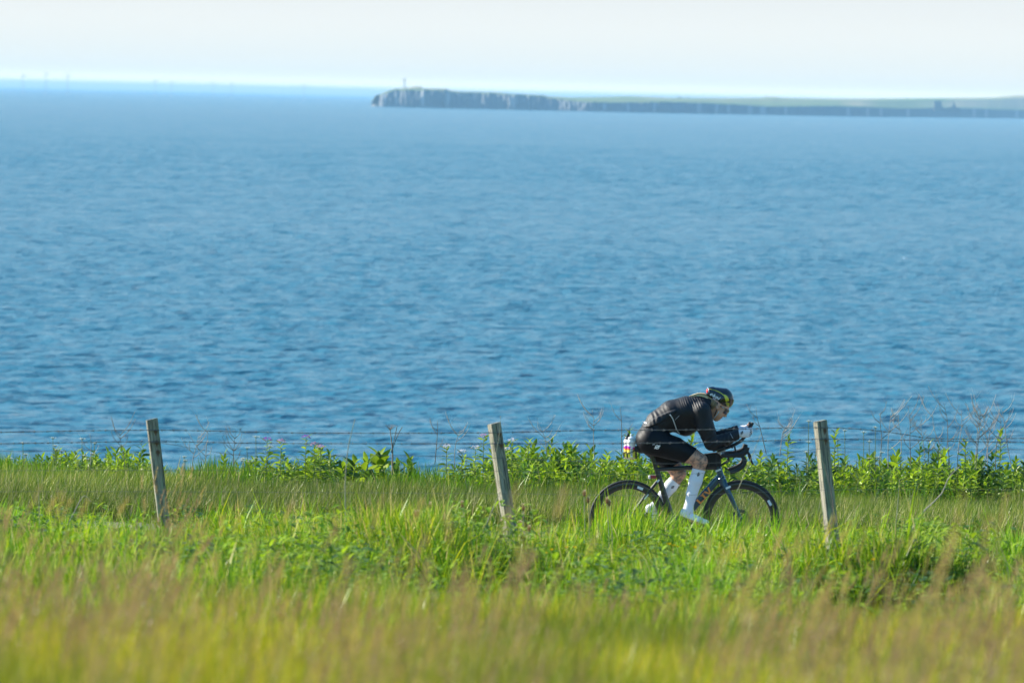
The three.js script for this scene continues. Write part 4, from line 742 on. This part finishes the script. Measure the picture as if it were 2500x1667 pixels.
// head, pitched down: f forward, u up
const HC = L(1322, 246), hf = V(.839, -.545, 0), hu = V(.545, .839, 0), H = (f, u, z) => [HC.x + hf.x * f + hu.x * u, HC.y + hf.y * f + hu.y * u, z];
const ell = (c, a, b, w) => (x, y, z) => { const dx = x - c[0], dy = y - c[1], dz = z - c[2], p = (dx * hf.x + dy * hf.y) / a, q = (dx * hu.x + dy * hu.y) / b, s = dz / w, k = Math.hypot(p, q, s); return (k - 1) * Math.min(a, b, w); };
const cap = (a, b, ra, rb) => { const bx = b[0] - a[0], by = b[1] - a[1], bz = b[2] - a[2], ll = bx * bx + by * by + bz * bz; return (x, y, z) => { const px = x - a[0], py = y - a[1], pz = z - a[2]; let t = (px * bx + py * by + pz * bz) / ll; t = t < 0 ? 0 : t > 1 ? 1 : t; return Math.hypot(px - bx * t, py - by * t, pz - bz * t) - (ra + (rb - ra) * t); }; };
const skull = ell(H(-.008, .012, 0), .094, .092, .074), jaw = ell(H(.022, -.082, 0), .058, .070, .054);
const headBase = join(.03, skull, jaw, cap(H(.050, -.130, -.012), H(.050, -.130, .012), .021, .021), cap(H(.050, -.08, -.03), H(.050, -.08, .03), .032, .032), ell(H(.070, -.022, 0), .022, .034, .052));
const eyes = [-1, 1].map((s) => cap(H(.084, -.034, s * .031), H(.086, -.034, s * .031), .014, .014));
const head = (x, y, z) => { let d = headBase(x, y, z);
  d = smin(d, cap(H(.086, -.026, 0), H(.104, -.068, 0), .009, .012)(x, y, z), .012);                      // nose
  for (const s of [-1, 1]) { d = smin(d, cap(H(.096, -.074, s * .009), H(.090, -.074, s * .010), .008, .008)(x, y, z), .008); }
  d = Math.max(d, -cap(H(.096, -.107, -.018), H(.096, -.107, .018), .0065, .0065)(x, y, z));               // mouth, a little open
  d = smin(d, cap(H(.082, -.096, -.014), H(.082, -.096, .014), .0085, .0085)(x, y, z), .006); d = smin(d, cap(H(.074, -.117, -.012), H(.074, -.117, .012), .0090, .0090)(x, y, z), .007);
  for (const e of eyes) d = smin(d, e(x, y, z) + .006, .008);
  for (const s of [-1, 1]) { const ear = Math.max(ell(H(.002, -.036, s * .073), .016, .027, .013)(x, y, z), -ell(H(.004, -.034, s * .086), .008, .017, .010)(x, y, z)); d = smin(d, ear, .005); }
  return d; };
// hands: palm, four bent fingers round the aero bar, a thumb along it
function hand(s, dy) {
  const P = (u, v, z) => { const p = L(u, v + dy, s * z); return [p.x, p.y, p.z]; }, f = [];
  f.push(cap(P(1500, 538, .066), P(1545, 524, .070), .028, .030), cap(P(1535, 505, .070), P(1588, 500, .068), .017, .016), cap(P(1535, 525, .072), P(1590, 524, .070), .018, .017), cap(P(1535, 548, .070), P(1582, 550, .068), .018, .016));
  const palm = join(.014, ...f), fingers = [];
  [[1592, 494, 0], [1594, 516, 3], [1588, 538, 3], [1578, 558, 0]].forEach(([u, v, k], i) => { const l = [34, 36, 34, 26][i]; fingers.push([cap(P(u, v, .070), P(u + l * .85, v - 2, .062), .0092, .0088), cap(P(u + l * .85, v - 2, .062), P(u + l, v - 1, .040), .0088, .0082), cap(P(u + l, v - 1, .040), P(u + l * .55, v + 3, .026), .0082, .0074)]); });
  const thumb = [cap(P(1548, 502, .052), P(1582, 486, .036), .0125, .0105), cap(P(1582, 486, .036), P(1602, 466, .034), .0105, .0085)];
  return { palm, fingers, thumb, all: (x, y, z) => { let d = palm(x, y, z); for (const fs of fingers) { let e = fs[0](x, y, z); for (let i = 1; i < 3; i++) e = smin(e, fs[i](x, y, z), .006); d = smin(d, e, .005); } let t = smin(thumb[0](x, y, z), thumb[1](x, y, z), .006); return smin(d, t, .008); } };
}
const nearHand = hand(1, 0), farHand = hand(-1, -14);
const torso = limb(spine, 1.32), bodyParts = { nt: limb(nearThigh), nc: limb(nearCalf), ft: limb(farThigh), fc: limb(farCalf), nf: limb(nearFoot), ff: limb(farFoot), na: limb(nearArm), fa: limb(farArm), nk: limb(neck) };
const skinTone = [.60, .32, .215];
const tattoo = (x, y, z) => { // dark ink over both knees and shins
  const n = fbm(x * 52 + z * 31, y * 46 + 3, 4), m = fbm(x * 190 + 5, y * 190 + z * 90, 2), k = smooth(.46, .56, n) * .72 * smooth(.36, .56, m + .04); return k; };
{ // body
  const f = (x, y, z) => { let d = smin(smin(smin(bodyParts.nt(x, y, z), bodyParts.nc(x, y, z), .03), smin(bodyParts.ft(x, y, z), bodyParts.fc(x, y, z), .03), .004), torso(x, y, z), .05); d = smin(d, Math.min(bodyParts.nf(x, y, z), bodyParts.ff(x, y, z)), .02); d = smin(d, bodyParts.na(x, y, z), .04); d = smin(d, bodyParts.fa(x, y, z), .04); return smin(d, bodyParts.nk(x, y, z), .04); };
  const legs = (x, y, z) => { const t = y < .95 && y > .5 ? tattoo(x, y, z) : 0; return skinTone.map((c, i) => lerp(c, [.055, .06, .062][i], t)); };
  const bodyG = skin(f, ...box3(480, 140, 1540, 1480, .30), .010, legs);
  const face = (x, y, z) => { const dx = x - HC.x, dy = y - HC.y, pf = dx * hf.x + dy * hf.y, pu = dx * hu.x + dy * hu.y; const lip = pf > .070 && Math.abs(pu + .107) < .017 && Math.abs(z) < .022 ? .7 : 0, brow = 0; return skinTone.map((c, i) => lerp(c, [.40, .10, .09][i], lip)); };
  const headG = skin(join(.03, head, limb(neck)), V(HC.x - .14, HC.y - .195, -.105), V(HC.x + .15, HC.y + .13, .105), .0042, face);
  const handG = [nearHand, farHand].map((h, i) => skin(h.all, V(L(1480, 0).x, L(0, 620).y, i ? -.125 : 0), V(L(1655, 0).x, L(0, 430).y, i ? 0 : .125), .0034, () => skinTone));
  put('body', merge([bodyG, headG, ...handG]), new THREE.MeshPhysicalMaterial({ color: 0xffffff, vertexColors: true, roughness: .5, specularIntensity: .6 }));
}
const black = mat([.0075, .0078, .011], .60, { specularIntensity: .75, sheen: .25, sheenRoughness: .5, sheenColor: new THREE.Color(.25, .22, .24) }), lycra = mat([.006, .0065, .009], .55, { specularIntensity: .4 }), white = mat([.74, .76, .82], .75), whitePrint = mat([.85, .86, .88], .5), blackPrint = mat([.012, .014, .03], .6);
// jacket
const sag = limb([[905, 420, 0, .090], [990, 448, 0, .102], [1060, 420, 0, .095]], 1.15), hem = half(540, 447, 900, 552, 1);
const chest = join(.05, limb(spine.map(([u, v, z, r]) => [u, v, z, r + .010]), 1.32), sag);
const sleeves = [nearArm, farArm].map((a) => limb(a.map(([u, v, z, r], i) => [u, v, z, r + [.012, .016, .017, .013, .012][i]])));
const cuff = half(1498, 470, 1512, 600, -1);
const jacketField = (x, y, z) => {
  const u = 885 + x * 1090, v = 1725 - y * 1090;
  let d = Math.max(chest(x, y, z), hem(x, y));
  for (const s of sleeves) d = smin(d, Math.max(s(x, y, z), cuff(x, y)), .045);
  d = smin(d, limb([[1110, 275, 0, .085], [1215, 262, 0, .068]])(x, y, z), .03);                         // collar
  // folds: radiating over the shoulder blade, bunched at the elbow, round the hem
  const sh = Math.exp(-(((u - 1075) / 105) ** 2) - (((v - 235) / 62) ** 2)), el = Math.exp(-(((u - 1235) / 70) ** 2) - (((v - 610) / 80) ** 2)), hm = Math.exp(-(((u - 690) / 90) ** 2) - (((v - 395) / 95) ** 2)), fo = Math.exp(-(((u - 1400) / 80) ** 2));
  d += sh * .0034 * Math.sin((u + (v - 200) * -.42) * .25 + 5 * noise2(u * .014, v * .012)) + el * .0045 * Math.sin(u * .10 + v * .16) + hm * .0022 * Math.sin(u * .13 - v * .06 + 7 * noise2(u * .014, v * .014)) + fo * .0024 * Math.sin(u * .17 + z * 40);
  d += .0055 * (Math.abs(fbm(x * 13 + y * 6 + 4, y * 10 - x * 4 + z * 13, 3) - .5) * 2 - .3);
  // the pocket that stands up on the lower back
  const pk = Math.exp(-(((u - 735 - (v - 400) * -.9) / 105) ** 2) - (((v - 395 + (u - 735) * .42) / 42) ** 2)); d -= .012 * smooth(.35, .6, pk) ;
  return d;
};
const jacket = put('jacket', skin(jacketField, ...box3(500, 150, 1545, 730, .29), .0062), black);
{ // pale piping and tags on the jacket
  const line = (pts, r) => { const c = spline(pts.map(([u, v]) => { const p = L(u, v); return V(p.x, p.y, 0); }), 30).map((p) => V(p.x, p.y, (surfaceZ(jacketField, p.x, p.y) ?? .05) + .001)); return tube(c, r, 6); };
  mesh('piping', line([[840, 345], [868, 390], [890, 450], [912, 505], [936, 536]], .0042), mat([.62, .66, .72], .4), jacket);
  mesh('piping', line([[888, 400], [908, 378], [930, 356]], .0022), mat([.30, .31, .34], .5), jacket);
  mesh('piping', line([[1098, 512], [1068, 540], [1030, 556]], .0024), mat([.55, .57, .60], .5), jacket);
  mesh('piping', line([[1418, 530], [1430, 552], [1443, 575]], .0022), mat([.4, .42, .46], .5), jacket);
  const tg = new THREE.BoxGeometry(.036, .010, .001, 8, 2, 1).rotateZ(-R(17)).translate(...L(598, 428).toArray()); mesh('reflective_tag', onSurface(tg, jacketField, 1, .001), whitePrint, jacket);
}
// shorts
const hemN = half(1098, 678, 980, 812, -1), hemF = half(972, 795, 800, 905, -1);
const waist = half(540, 425, 900, 520, -1);
const shortsField = (x, y, z) => {
  const n = limbN(x, y, z), f = limbF(x, y, z), t = chestS(x, y, z); let d = smin(Math.max(n, hemN(x, y)), Math.max(f, hemF(x, y)), .012); d = smin(d, Math.max(t, waist(x, y)), .05);
  return d + .0040 * (Math.abs(fbm(x * 16 + y * 9, y * 14 - x * 6 + z * 9, 3) - .5) * 2 - .3);
};
const limbN = limb(nearThigh.map(([u, v, z, r]) => [u, v, z, r + .006])), limbF = limb(farThigh.map(([u, v, z, r]) => [u, v, z, r + .006])), chestS = limb(spine.slice(0, 3).map(([u, v, z, r]) => [u, v, z, r + .007]), 1.3);
const shorts = put('shorts', skin(shortsField, ...box3(490, 380, 1160, 930, .25), .0066), lycra);
function emblem(u, v, size, ang, f, m, parent, side = 1) {   // a ring crossed by a slanting bar
  const ring = new THREE.RingGeometry(size * .30, size * .5, 22, 2), bar = new THREE.PlaneGeometry(size * .26, size * 1.5, 2, 10); bar.rotateZ(-R(38));
  const g = merge([ring, bar]); g.rotateZ(ang); const p = L(u, v); g.translate(p.x, p.y, 0); return mesh('emblem', onSurface(g, f, side, .0012), m, parent);
}
emblem(718, 655, .038, R(-25), shortsField, whitePrint, shorts);
{ const p = L(685, 640), g = new THREE.TorusGeometry(.010, .0022, 5, 12, 2.2).rotateZ(.6).translate(p.x, p.y, 0); mesh('emblem', onSurface(g, shortsField, 1, .001), whitePrint, shorts); }
// socks and shoes
function sock(calf, foot, top, s) {
  const c = limb(calf.map(([u, v, z, r]) => [u, v, z, r + .0045])), ft = limb(foot.map(([u, v, z, r]) => [u, v, z, r + .003]));
  const rib = (x, y, z) => .0006 * Math.sin(Math.atan2(z - s * .106, x - c0(y)) * 26), c0 = (y) => { const v = 1725 - y * 1090; for (let i = 0; i < calf.length - 1; i++) if (v <= calf[i + 1][1] || i === calf.length - 2) return (lerp(calf[i][0], calf[i + 1][0], (v - calf[i][1]) / (calf[i + 1][1] - calf[i][1])) - 885) / 1090; };
  const field = (x, y, z) => smin(Math.max(c(x, y, z) + rib(x, y, z), top(x, y)), ft(x, y, z), .03);
  const lo = V(1e9, 1e9, 0), hi = V(-1e9, -1e9, 0); for (const [u, v] of [...calf, ...foot]) { const p = L(u, v); lo.min(p); hi.max(p); }
  const g = skin(field, V(lo.x - .09, lo.y - .07, s * .106 - .085), V(hi.x + .09, hi.y + .03, s * .106 + .085), .0044);
  return [put('sock', g, white), field];
}
const [sockN, sockNF] = sock(nearCalf, nearFoot.slice(0, 2), half(1058, 862, 1178, 888, -1), 1), [sockF, sockFF] = sock(farCalf, farFoot.slice(0, 2), half(842, 962, 930, 1030, -1), -1);
emblem(1112, 919, .026, R(20), sockNF, blackPrint, sockN); emblem(874, 1056, .024, R(-12), sockFF, blackPrint, sockF);
for (const [foot, s] of [[nearFoot, 1], [farFoot, -1]]) {
  const ft = limb(foot.map(([u, v, z, r], i) => [u, v, z, r + (i ? .006 : .002)]), .92), lo = V(1e9, 1e9, 0), hi = V(-1e9, -1e9, 0); for (const [u, v] of foot) { const p = L(u, v); lo.min(p); hi.max(p); }
  const sole = s > 0 ? half(945, 1318, 1215, 1412, 1) : half(610, 1300, 760, 1470, 1);
  const shoe = put('shoe', skin((x, y, z) => Math.max(ft(x, y, z), sole(x, y)), V(lo.x - .06, lo.y - .05, s * .112 - .07), V(hi.x + .05, hi.y + .06, s * .112 + .07), .0044), mat([.80, .81, .84], .32, { clearcoat: .4 }));
  const a = s > 0 ? [L(958, 1322, .11), L(1080, 1384, .113), L(1204, 1404, .112)] : [L(618, 1306, -.11), L(690, 1400, -.113), L(772, 1462, -.112)]; mesh('sole', tube(spline(a, 10), (t) => .030 - .010 * t, 10, { flat: 1, up: V(0, 1, 0) }).translate(0, 0, 0), matteBlack, shoe); shoe.children[0].scale.set(1, 1, 1);
}
// gloves, open at the finger ends
for (const [h, s, dy] of [[nearHand, 1, 0], [farHand, -1, -14]]) {
  const f = (x, y, z) => { let d = h.palm(x, y, z) - .004; for (const fs of h.fingers) d = smin(d, Math.min(fs[0](x, y, z), fs[1](x, y, z)) - .0025, .006); d = smin(d, h.thumb[0](x, y, z) - .003, .008); const u = 885 + x * 1090, v = 1725 - y * 1090 - dy; d -= .0012 * Math.sin(v * .42); return d; };
  const g = put('glove', skin(f, V(L(1475, 0).x, L(0, 620).y, s > 0 ? 0 : -.13), V(L(1655, 0).x, L(0, 430).y, s > 0 ? .13 : 0), .0032), white);
  if (s > 0) { emblem(1530, 525, .024, R(10), f, blackPrint, g);
    [[1606, 512], [1608, 534], [1602, 552]].forEach(([u, v]) => { const p = L(u, v), q = new THREE.TorusGeometry(.0085, .0028, 6, 14, 4.2).rotateZ(-2.1).translate(p.x + .006, p.y, 0); mesh('finger_trim', onSurface(q, f, 1, .001), blackPrint, g); }); }
}
// hair: a blond ponytail lying over the collar
{
  const r = rng(12), strands = [], path = [[1285, 232], [1225, 196], [1170, 172], [1105, 166], [1035, 184]];
  for (let i = 0; i < 150; i++) { const w = (r() - .5), t = (r() - .5), e = r(); const pts = path.map(([u, v], k) => L(u + (k === 4 ? -10 + 50 * e : 0), v + t * [34, 46, 34, 22, 10][k] + (r() - .5) * 4, w * [.10, .09, .07, .05, .03][k] + (r() - .5) * .006)); strands.push(tint(tube(spline(pts, 12), (q) => .0036 * (1 - .6 * q), 4, { cap: false }), [.82, .64, .38].map(vary(r, .55, .75)))); }
  for (let i = 0; i < 40; i++) { const a = .75 * r(), z = .045 + .022 * r(); strands.push(tint(tube(spline([L(1250 + 70 * a, 205 + 40 * a, z), L(1236 + 62 * a, 235 + 46 * a, z + .012), L(1222 + 40 * a, 262 + 60 * a, z * .9)], 7), .0034, 4, { cap: false }), [.30, .20, .10].map(vary(r, .5, .8)))); strands.push(tint(tube(spline([L(1250 + 70 * a, 205 + 40 * a, -z), L(1236 + 62 * a, 235 + 46 * a, -z - .012), L(1222 + 40 * a, 262 + 60 * a, -z * .9)], 7), .0034, 4, { cap: false }), [.30, .20, .10].map(vary(r, .5, .8)))); }
  put('hair', merge(strands), new THREE.MeshPhysicalMaterial({ color: 0xffffff, vertexColors: true, roughness: .45 })).userData.kind = 'stuff';
}
// helmet
const shellCap = (() => { const a = L(1343, 204), b = L(1248, 163); return (x, y, z) => { const bx = b.x - a.x, by = b.y - a.y, px = x - a.x, py = y - a.y, pz = z / .84; let t = (px * bx + py * by) / (bx * bx + by * by); t = clamp(t); return Math.hypot(px - bx * t, py - by * t, pz) - lerp(.1015, .070, t); }; })();
const rimCut = half(1172, 166, 1300, 236, 1), rimCut2 = half(1290, 226, 1440, 316, 1);
const helmetField = (x, y, z) => Math.max(shellCap(x, y, z), Math.max(rimCut(x, y), rimCut2(x, y)));
const ventAt = L(1178, 128);
const shellField = (x, y, z) => Math.max(helmetField(x, y, z), -(Math.hypot((x - ventAt.x) / .9, (y - ventAt.y) / 1.25, (Math.abs(z) - .03) / 1.8) - .026), -(shellCap(x, y, z) + .018));
const gloss = mat([.006, .007, .012], .12, { specularIntensity: .4, clearcoat: 1, clearcoatRoughness: .03 });
const helmet = put('helmet', skin(shellField, ...box3(1150, 70, 1475, 335, .105), .0036), gloss);
{
  const yellow = mat([.62, .55, .02], .3, { clearcoat: .6 }), red = mat([.75, .02, .015], .35), S = [1, -1];
  const strip = (A, B, n, m, name) => { for (const s of S) { const pos = [], idx = [], a = spline(A.map(([u, v]) => L(u, v)), n), b = spline(B.map(([u, v]) => L(u, v)), n); for (let i = 0; i <= n; i++) for (let k = 0; k <= 4; k++) { const p = a[i].clone().lerp(b[i], k / 4); pos.push(p.x, p.y, s * ((surfaceZ(helmetField, p.x, p.y, s) ?? 0) + .0014)); } for (let i = 0; i < n; i++) for (let k = 0; k < 4; k++) { const q = i * 5 + k; idx.push(q, q + 1, q + 5, q + 1, q + 6, q + 5); } mesh(name, geo(pos, idx), m, helmet); } };
  m2(); function m2() { yellow.side = THREE.DoubleSide; red.side = THREE.DoubleSide; }
  strip([[1214, 106], [1270, 118], [1318, 136], [1352, 158]], [[1214, 109], [1268, 122], [1314, 142], [1346, 162]], 20, yellow, 'thin_stripe');
  strip([[1346, 158], [1378, 166], [1396, 184], [1410, 220]], [[1342, 160], [1360, 178], [1368, 198], [1378, 226]], 14, yellow, 'stripe');
  for (let k = 0; k < 5; k++) strip([[1376 + k * 2.5, 230 + k * 10], [1394 + k * 1.5, 238 + k * 10.5], [1413, 248 + k * 8]], [[1376.5 + k * 2.5, 235 + k * 10], [1394 + k * 1.5, 243.5 + k * 10.5], [1413, 253.5 + k * 8]], 8, yellow, 'stripe');
  for (const s of [1]) { const t = new THREE.ShapeGeometry(font.generateShapes('ekoi', .030), 5); t.computeBoundingBox(); const w = t.boundingBox.max.x; t.translate(-w / 2, -.011, 0).scale(.092 / w, .95, 1); t.applyMatrix4(new THREE.Matrix4().makeShear(0, 0, .35, 0, 0, 0)); t.rotateZ(-R(30)).translate(...L(1270, 180).toArray()); mesh('lettering', onSurface(t, helmetField, 1, .0016), whitePrint, helmet);
    const b = new THREE.PlaneGeometry(.026, .013, 6, 4).rotateZ(-R(30)).translate(...L(1266, 203).toArray()); mesh('badge', onSurface(b, helmetField, 1, .0018), mat([.55, .40, .48], .5), helmet); }
  mesh('vent', new THREE.SphereGeometry(.021, 20, 14).scale(.6, 1.15, 2.1).translate(...L(1206, 132).toArray()), red, helmet);
  const e = []; for (let k = 0; k <= 24; k++) { const a = k / 24 * 6.2832; e.push(V(ventAt.x + .023 + .012 * Math.max(0, Math.cos(a)), ventAt.y - .004 + .029 * Math.sin(a), .050 * Math.cos(a))); } mesh('vent_edge', tube(e, .0024, 6), mat([.7, .7, .72], .3), helmet);
  // tinted visor along the brow
  const vf = (x, y, z) => { const d = shellCap(x, y, z); const u = 885 + x * 1090, v = 1725 - y * 1090; return Math.max(Math.abs(d - .0025) - .0036, 1404 / 1090 - 885 / 1090 - x + .012, -(y - L(0, 312).y), y - L(0, 206).y); };
  mesh('visor', skin(vf, ...box3(1385, 190, 1470, 330, .105), .0028), mat([.035, .022, .012], .1, { clearcoat: 1 }), helmet);
  for (const s of S) { mesh('strap', tube(spline([L(1296, 236, s * .076), L(1292, 300, s * .074), L(1276, 350, s * .058), L(1262, 404, s * .018)], 14), .0042, 6, { flat: .4 }), mat([.02, .02, .024], .6), helmet); mesh('strap', tube(spline([L(1312, 322, s * .068), L(1288, 362, s * .056), L(1258, 398, s * .026), L(1252, 408, 0)], 14), .0034, 6), mat([.50, .62, .72], .5), helmet); }
}
{ // sunglasses
  const lens = mat([.012, .012, .014], .08, { clearcoat: 1 }); const g = new THREE.Group(); g.name = 'sunglasses'; person.add(g);
  const pos = [], idx = []; for (let i = 0; i <= 20; i++) { const a = lerp(-1.15, 1.15, i / 20); for (let k = 0; k <= 5; k++) { const u = lerp(-.008, -.056, k / 5), rr = .075 - .02 * (k / 5 - .3) ** 2; const p = H(.034 + Math.cos(a) * (.072 + .006 * Math.sin(k / 5 * 3.14)), u, Math.sin(a) * .070); pos.push(...p); } } for (let i = 0; i < 20; i++) for (let k = 0; k < 5; k++) { const q = i * 6 + k; idx.push(q, q + 6, q + 1, q + 1, q + 6, q + 7); }
  lens.side = THREE.DoubleSide; mesh('lens', geo(pos, idx), lens, g);
  for (const s of [1, -1]) { mesh('temple', tube([V(...H(.058, -.014, s * .062)), V(...H(.03, -.018, s * .074)), V(...H(-.006, -.020, s * .078))], .0046, 6, { flat: .5 }), matteBlack, g); mesh('logo_strip', tube([V(...H(.052, -.0145, s * .0715)), V(...H(.030, -.0175, s * .0785))], .0022, 5), whitePrint, g); }
}
// ---------------------------------------------------------------- small things far away
const onSea = (px, py) => { const dir = at(px, py, 1000).sub(camera.position), k = (SEA - camera.position.y) / dir.y; return camera.position.clone().add(dir.multiplyScalar(k)); };
{ // mast with a lantern on the headland
  const d = 10220, b = at(987, 215, d), t = at(987, 190, d), h = t.y - b.y, stone = mat([.45, .44, .42], .9), g = thing('lighthouse_tower', 'slender tower standing on the near end of the distant headland', 'tower', b);
  mesh('shaft', new THREE.CylinderGeometry(1.0, 1.5, h * .78, 14).translate(0, h * .39 - 1, 0), stone, g);
  mesh('gallery', new THREE.CylinderGeometry(2.0, 2.0, .8, 14).translate(0, h * .78 - .8, 0), stone, g);
  const l = mesh('lantern', new THREE.CylinderGeometry(1.3, 1.3, h * .17, 12).translate(0, h * .86 - .6, 0), mat([.2, .22, .24], .3), g); mesh('dome', new THREE.SphereGeometry(1.4, 12, 8, 0, 6.3, 0, 1.57).translate(0, h * .94 - .6, 0), stone, l);
}
{ // ruined castle on the low cliff at the right
  const d = 11900, stone = mat([.15, .145, .15], .95), b = at(2291, 266, d), m = (px) => px * d / F, g = thing('castle_ruin', 'ruined castle keep on the distant cliff near the right end', 'ruin', b), r = rng(4);
  const keep = new THREE.Shape(); keep.moveTo(-m(9), -m(6)); keep.lineTo(-m(9), m(21)); keep.lineTo(-m(4), m(21)); keep.lineTo(-m(3), m(19)); keep.lineTo(m(3), m(19.5)); keep.lineTo(m(5), m(20.5)); keep.lineTo(m(9), m(20)); keep.lineTo(m(9), m(9)); keep.lineTo(m(11), m(7)); keep.lineTo(m(11), -m(6));
  for (const [x, y] of [[-4, 12], [2, 12], [-4, 5], [3, 5]]) { const w = new THREE.Path(); w.moveTo(m(x), m(y)); w.lineTo(m(x + 1.4), m(y)); w.lineTo(m(x + 1.4), m(y + 2.4)); w.lineTo(m(x), m(y + 2.4)); keep.holes.push(w); }
  mesh('keep', new THREE.ExtrudeGeometry(keep, { depth: m(14), bevelEnabled: false }).translate(0, 0, -m(14)), stone, g);
  const wall = new THREE.Shape(); wall.moveTo(m(11), -m(7)); wall.lineTo(m(11), m(4)); wall.lineTo(m(19), m(2)); wall.lineTo(m(30), m(4)); wall.lineTo(m(35), m(7)); wall.lineTo(m(37), m(13)); wall.lineTo(m(38.5), m(22)); wall.lineTo(m(40), m(20)); wall.lineTo(m(41), m(13)); wall.lineTo(m(44), m(6)); wall.lineTo(m(50), m(4)); wall.lineTo(m(56), m(5)); wall.lineTo(m(58), -m(7));
  mesh('curtain_wall', new THREE.ExtrudeGeometry(wall, { depth: m(6), bevelEnabled: false }).translate(0, 0, -m(8)), stone, g);
}
// farm buildings and bushes on the skyline, too far to show more than their outline
[[1615, 237, 5, 2.2, 'low farm building on the skyline of the headland, leftmost one'], [1660, 237, 9, 3.4, 'pair of farm roofs on the skyline right of the leftmost farm building'], [1680, 237.5, 6, 2.4, 'small farm building at the right end of the skyline farm'], [1872, 236.5, 7, 3, 'dark farm building on the skyline at the middle of the headland']].forEach(([px, py, w, h, label]) => {
  const d = coastD(px) + 900, k = d / F, g = thing('farm_building', label, 'building', at(px, py + 2, d)); const s = new THREE.Shape(); s.moveTo(-w / 2 * k, -2 * k); s.lineTo(-w / 2 * k, h * .62 * k); s.lineTo(0, h * k); s.lineTo(w / 2 * k, h * .62 * k); s.lineTo(w / 2 * k, -2 * k);
  mesh('wall', new THREE.ExtrudeGeometry(s, { depth: 9, bevelEnabled: false }), mat([.25, .24, .23], .9), g); mesh('roof', new THREE.BoxGeometry(w * .75 * k, .5, 10).rotateZ(.3).translate(-w * .2 * k, h * .8 * k, 4.5), mat([.12, .12, .13], .8), g);
});
// wind turbines beyond the horizon at the left
let turbine;
[[55, 166], [111, 163], [164, 166], [378, 178], [418, 182], [520, 184], [565, 187], [742, 190]].forEach(([px, py], i) => {
  const d = 14000, b = at(px, horizonY(px), d), hub = at(px, py + 18, d), h = hub.y - SEA + 2, name = 'wind_turbine'; let g;
  if (!turbine) { g = turbine = thing(name, '', 'wind turbine', b); const w = mat([.40, .42, .44], .8);
    mesh('tower', new THREE.CylinderGeometry(.010, .017, 1, 12).translate(0, .5, 0), w, g); mesh('nacelle', new RoundedBoxGeometry(.03, .026, .06, 2, .006).translate(0, 1, .01), w, g);
    for (let k = 0; k < 3; k++) mesh('blade', tube([V(0, 0, 0), V(0, .05, 0), V(0, .19, 0)], [.006, .012, .003], 8, { flat: .3 }).rotateZ(k * 2.0944 + .4).translate(0, 1, .045), w, g);
  } else { g = turbine.clone(); g.name = numbered(name); scene.add(g); }
  g.position.set(b.x, SEA - 2, b.z); g.scale.setScalar(h); g.children.slice(2).forEach((q) => { q.position.set(0, 0, 0); });
  const where = ['at the far left edge of the sea', 'second from the left, the tallest', 'third from the left', 'fourth from the left', 'fifth from the left', 'sixth from the left', 'second from the right', 'nearest to the headland'][i];
  tag(g, 'faint offshore wind turbine on the hazy horizon, ' + where, 'wind turbine', 'offshore wind turbines');
});
// gulls over the water
[[2208, 630, 640, .42, 'white gull low over the sea at the right, the larger one'], [1841, 427, 1150, .40, 'small white gull over the sea above the right post'], [1683, 818, 420, .22, 'tiny white gull low over the sea above the cyclist\'s back']].forEach(([px, py, d, s, label]) => {
  const g = thing('gull', label, 'bird', at(px, py, d)), w = mat([.8, .8, .8], .8); g.scale.setScalar(s * 1.6); g.rotation.y = .6;
  mesh('body', tube(spline([V(-.24, 0, 0), V(-.14, .01, 0), V(0, 0, 0), V(.12, .02, 0), V(.19, .04, 0), V(.23, .03, 0)], 14), (t) => .012 + .055 * Math.sin(Math.PI * Math.pow(t, .8)), 10), w, g);
  for (const q of [1, -1]) { const p = [], ix = []; for (let k = 0; k <= 6; k++) { const t = k / 6, z = q * (.04 + .50 * t), y = .03 + .20 * t - .16 * t * t, c = .09 * (1 - .7 * t * t), x = .02 - .10 * t * t; p.push(x - c, y, z, x, y + .012, z, x + c * .8, y, z); if (k) { const a = (k - 1) * 3; ix.push(a, a + 1, a + 3, a + 1, a + 4, a + 3, a + 1, a + 2, a + 4, a + 2, a + 5, a + 4); } } mesh('wing', geo(p, ix), mat([.62, .64, .66], .8, { side: THREE.DoubleSide }), g); }
  mesh('beak', new THREE.ConeGeometry(.012, .05, 8).rotateZ(-1.57).translate(.25, .03, 0), mat([.7, .4, .03], .6), g);
});
renderer.render(scene, camera);
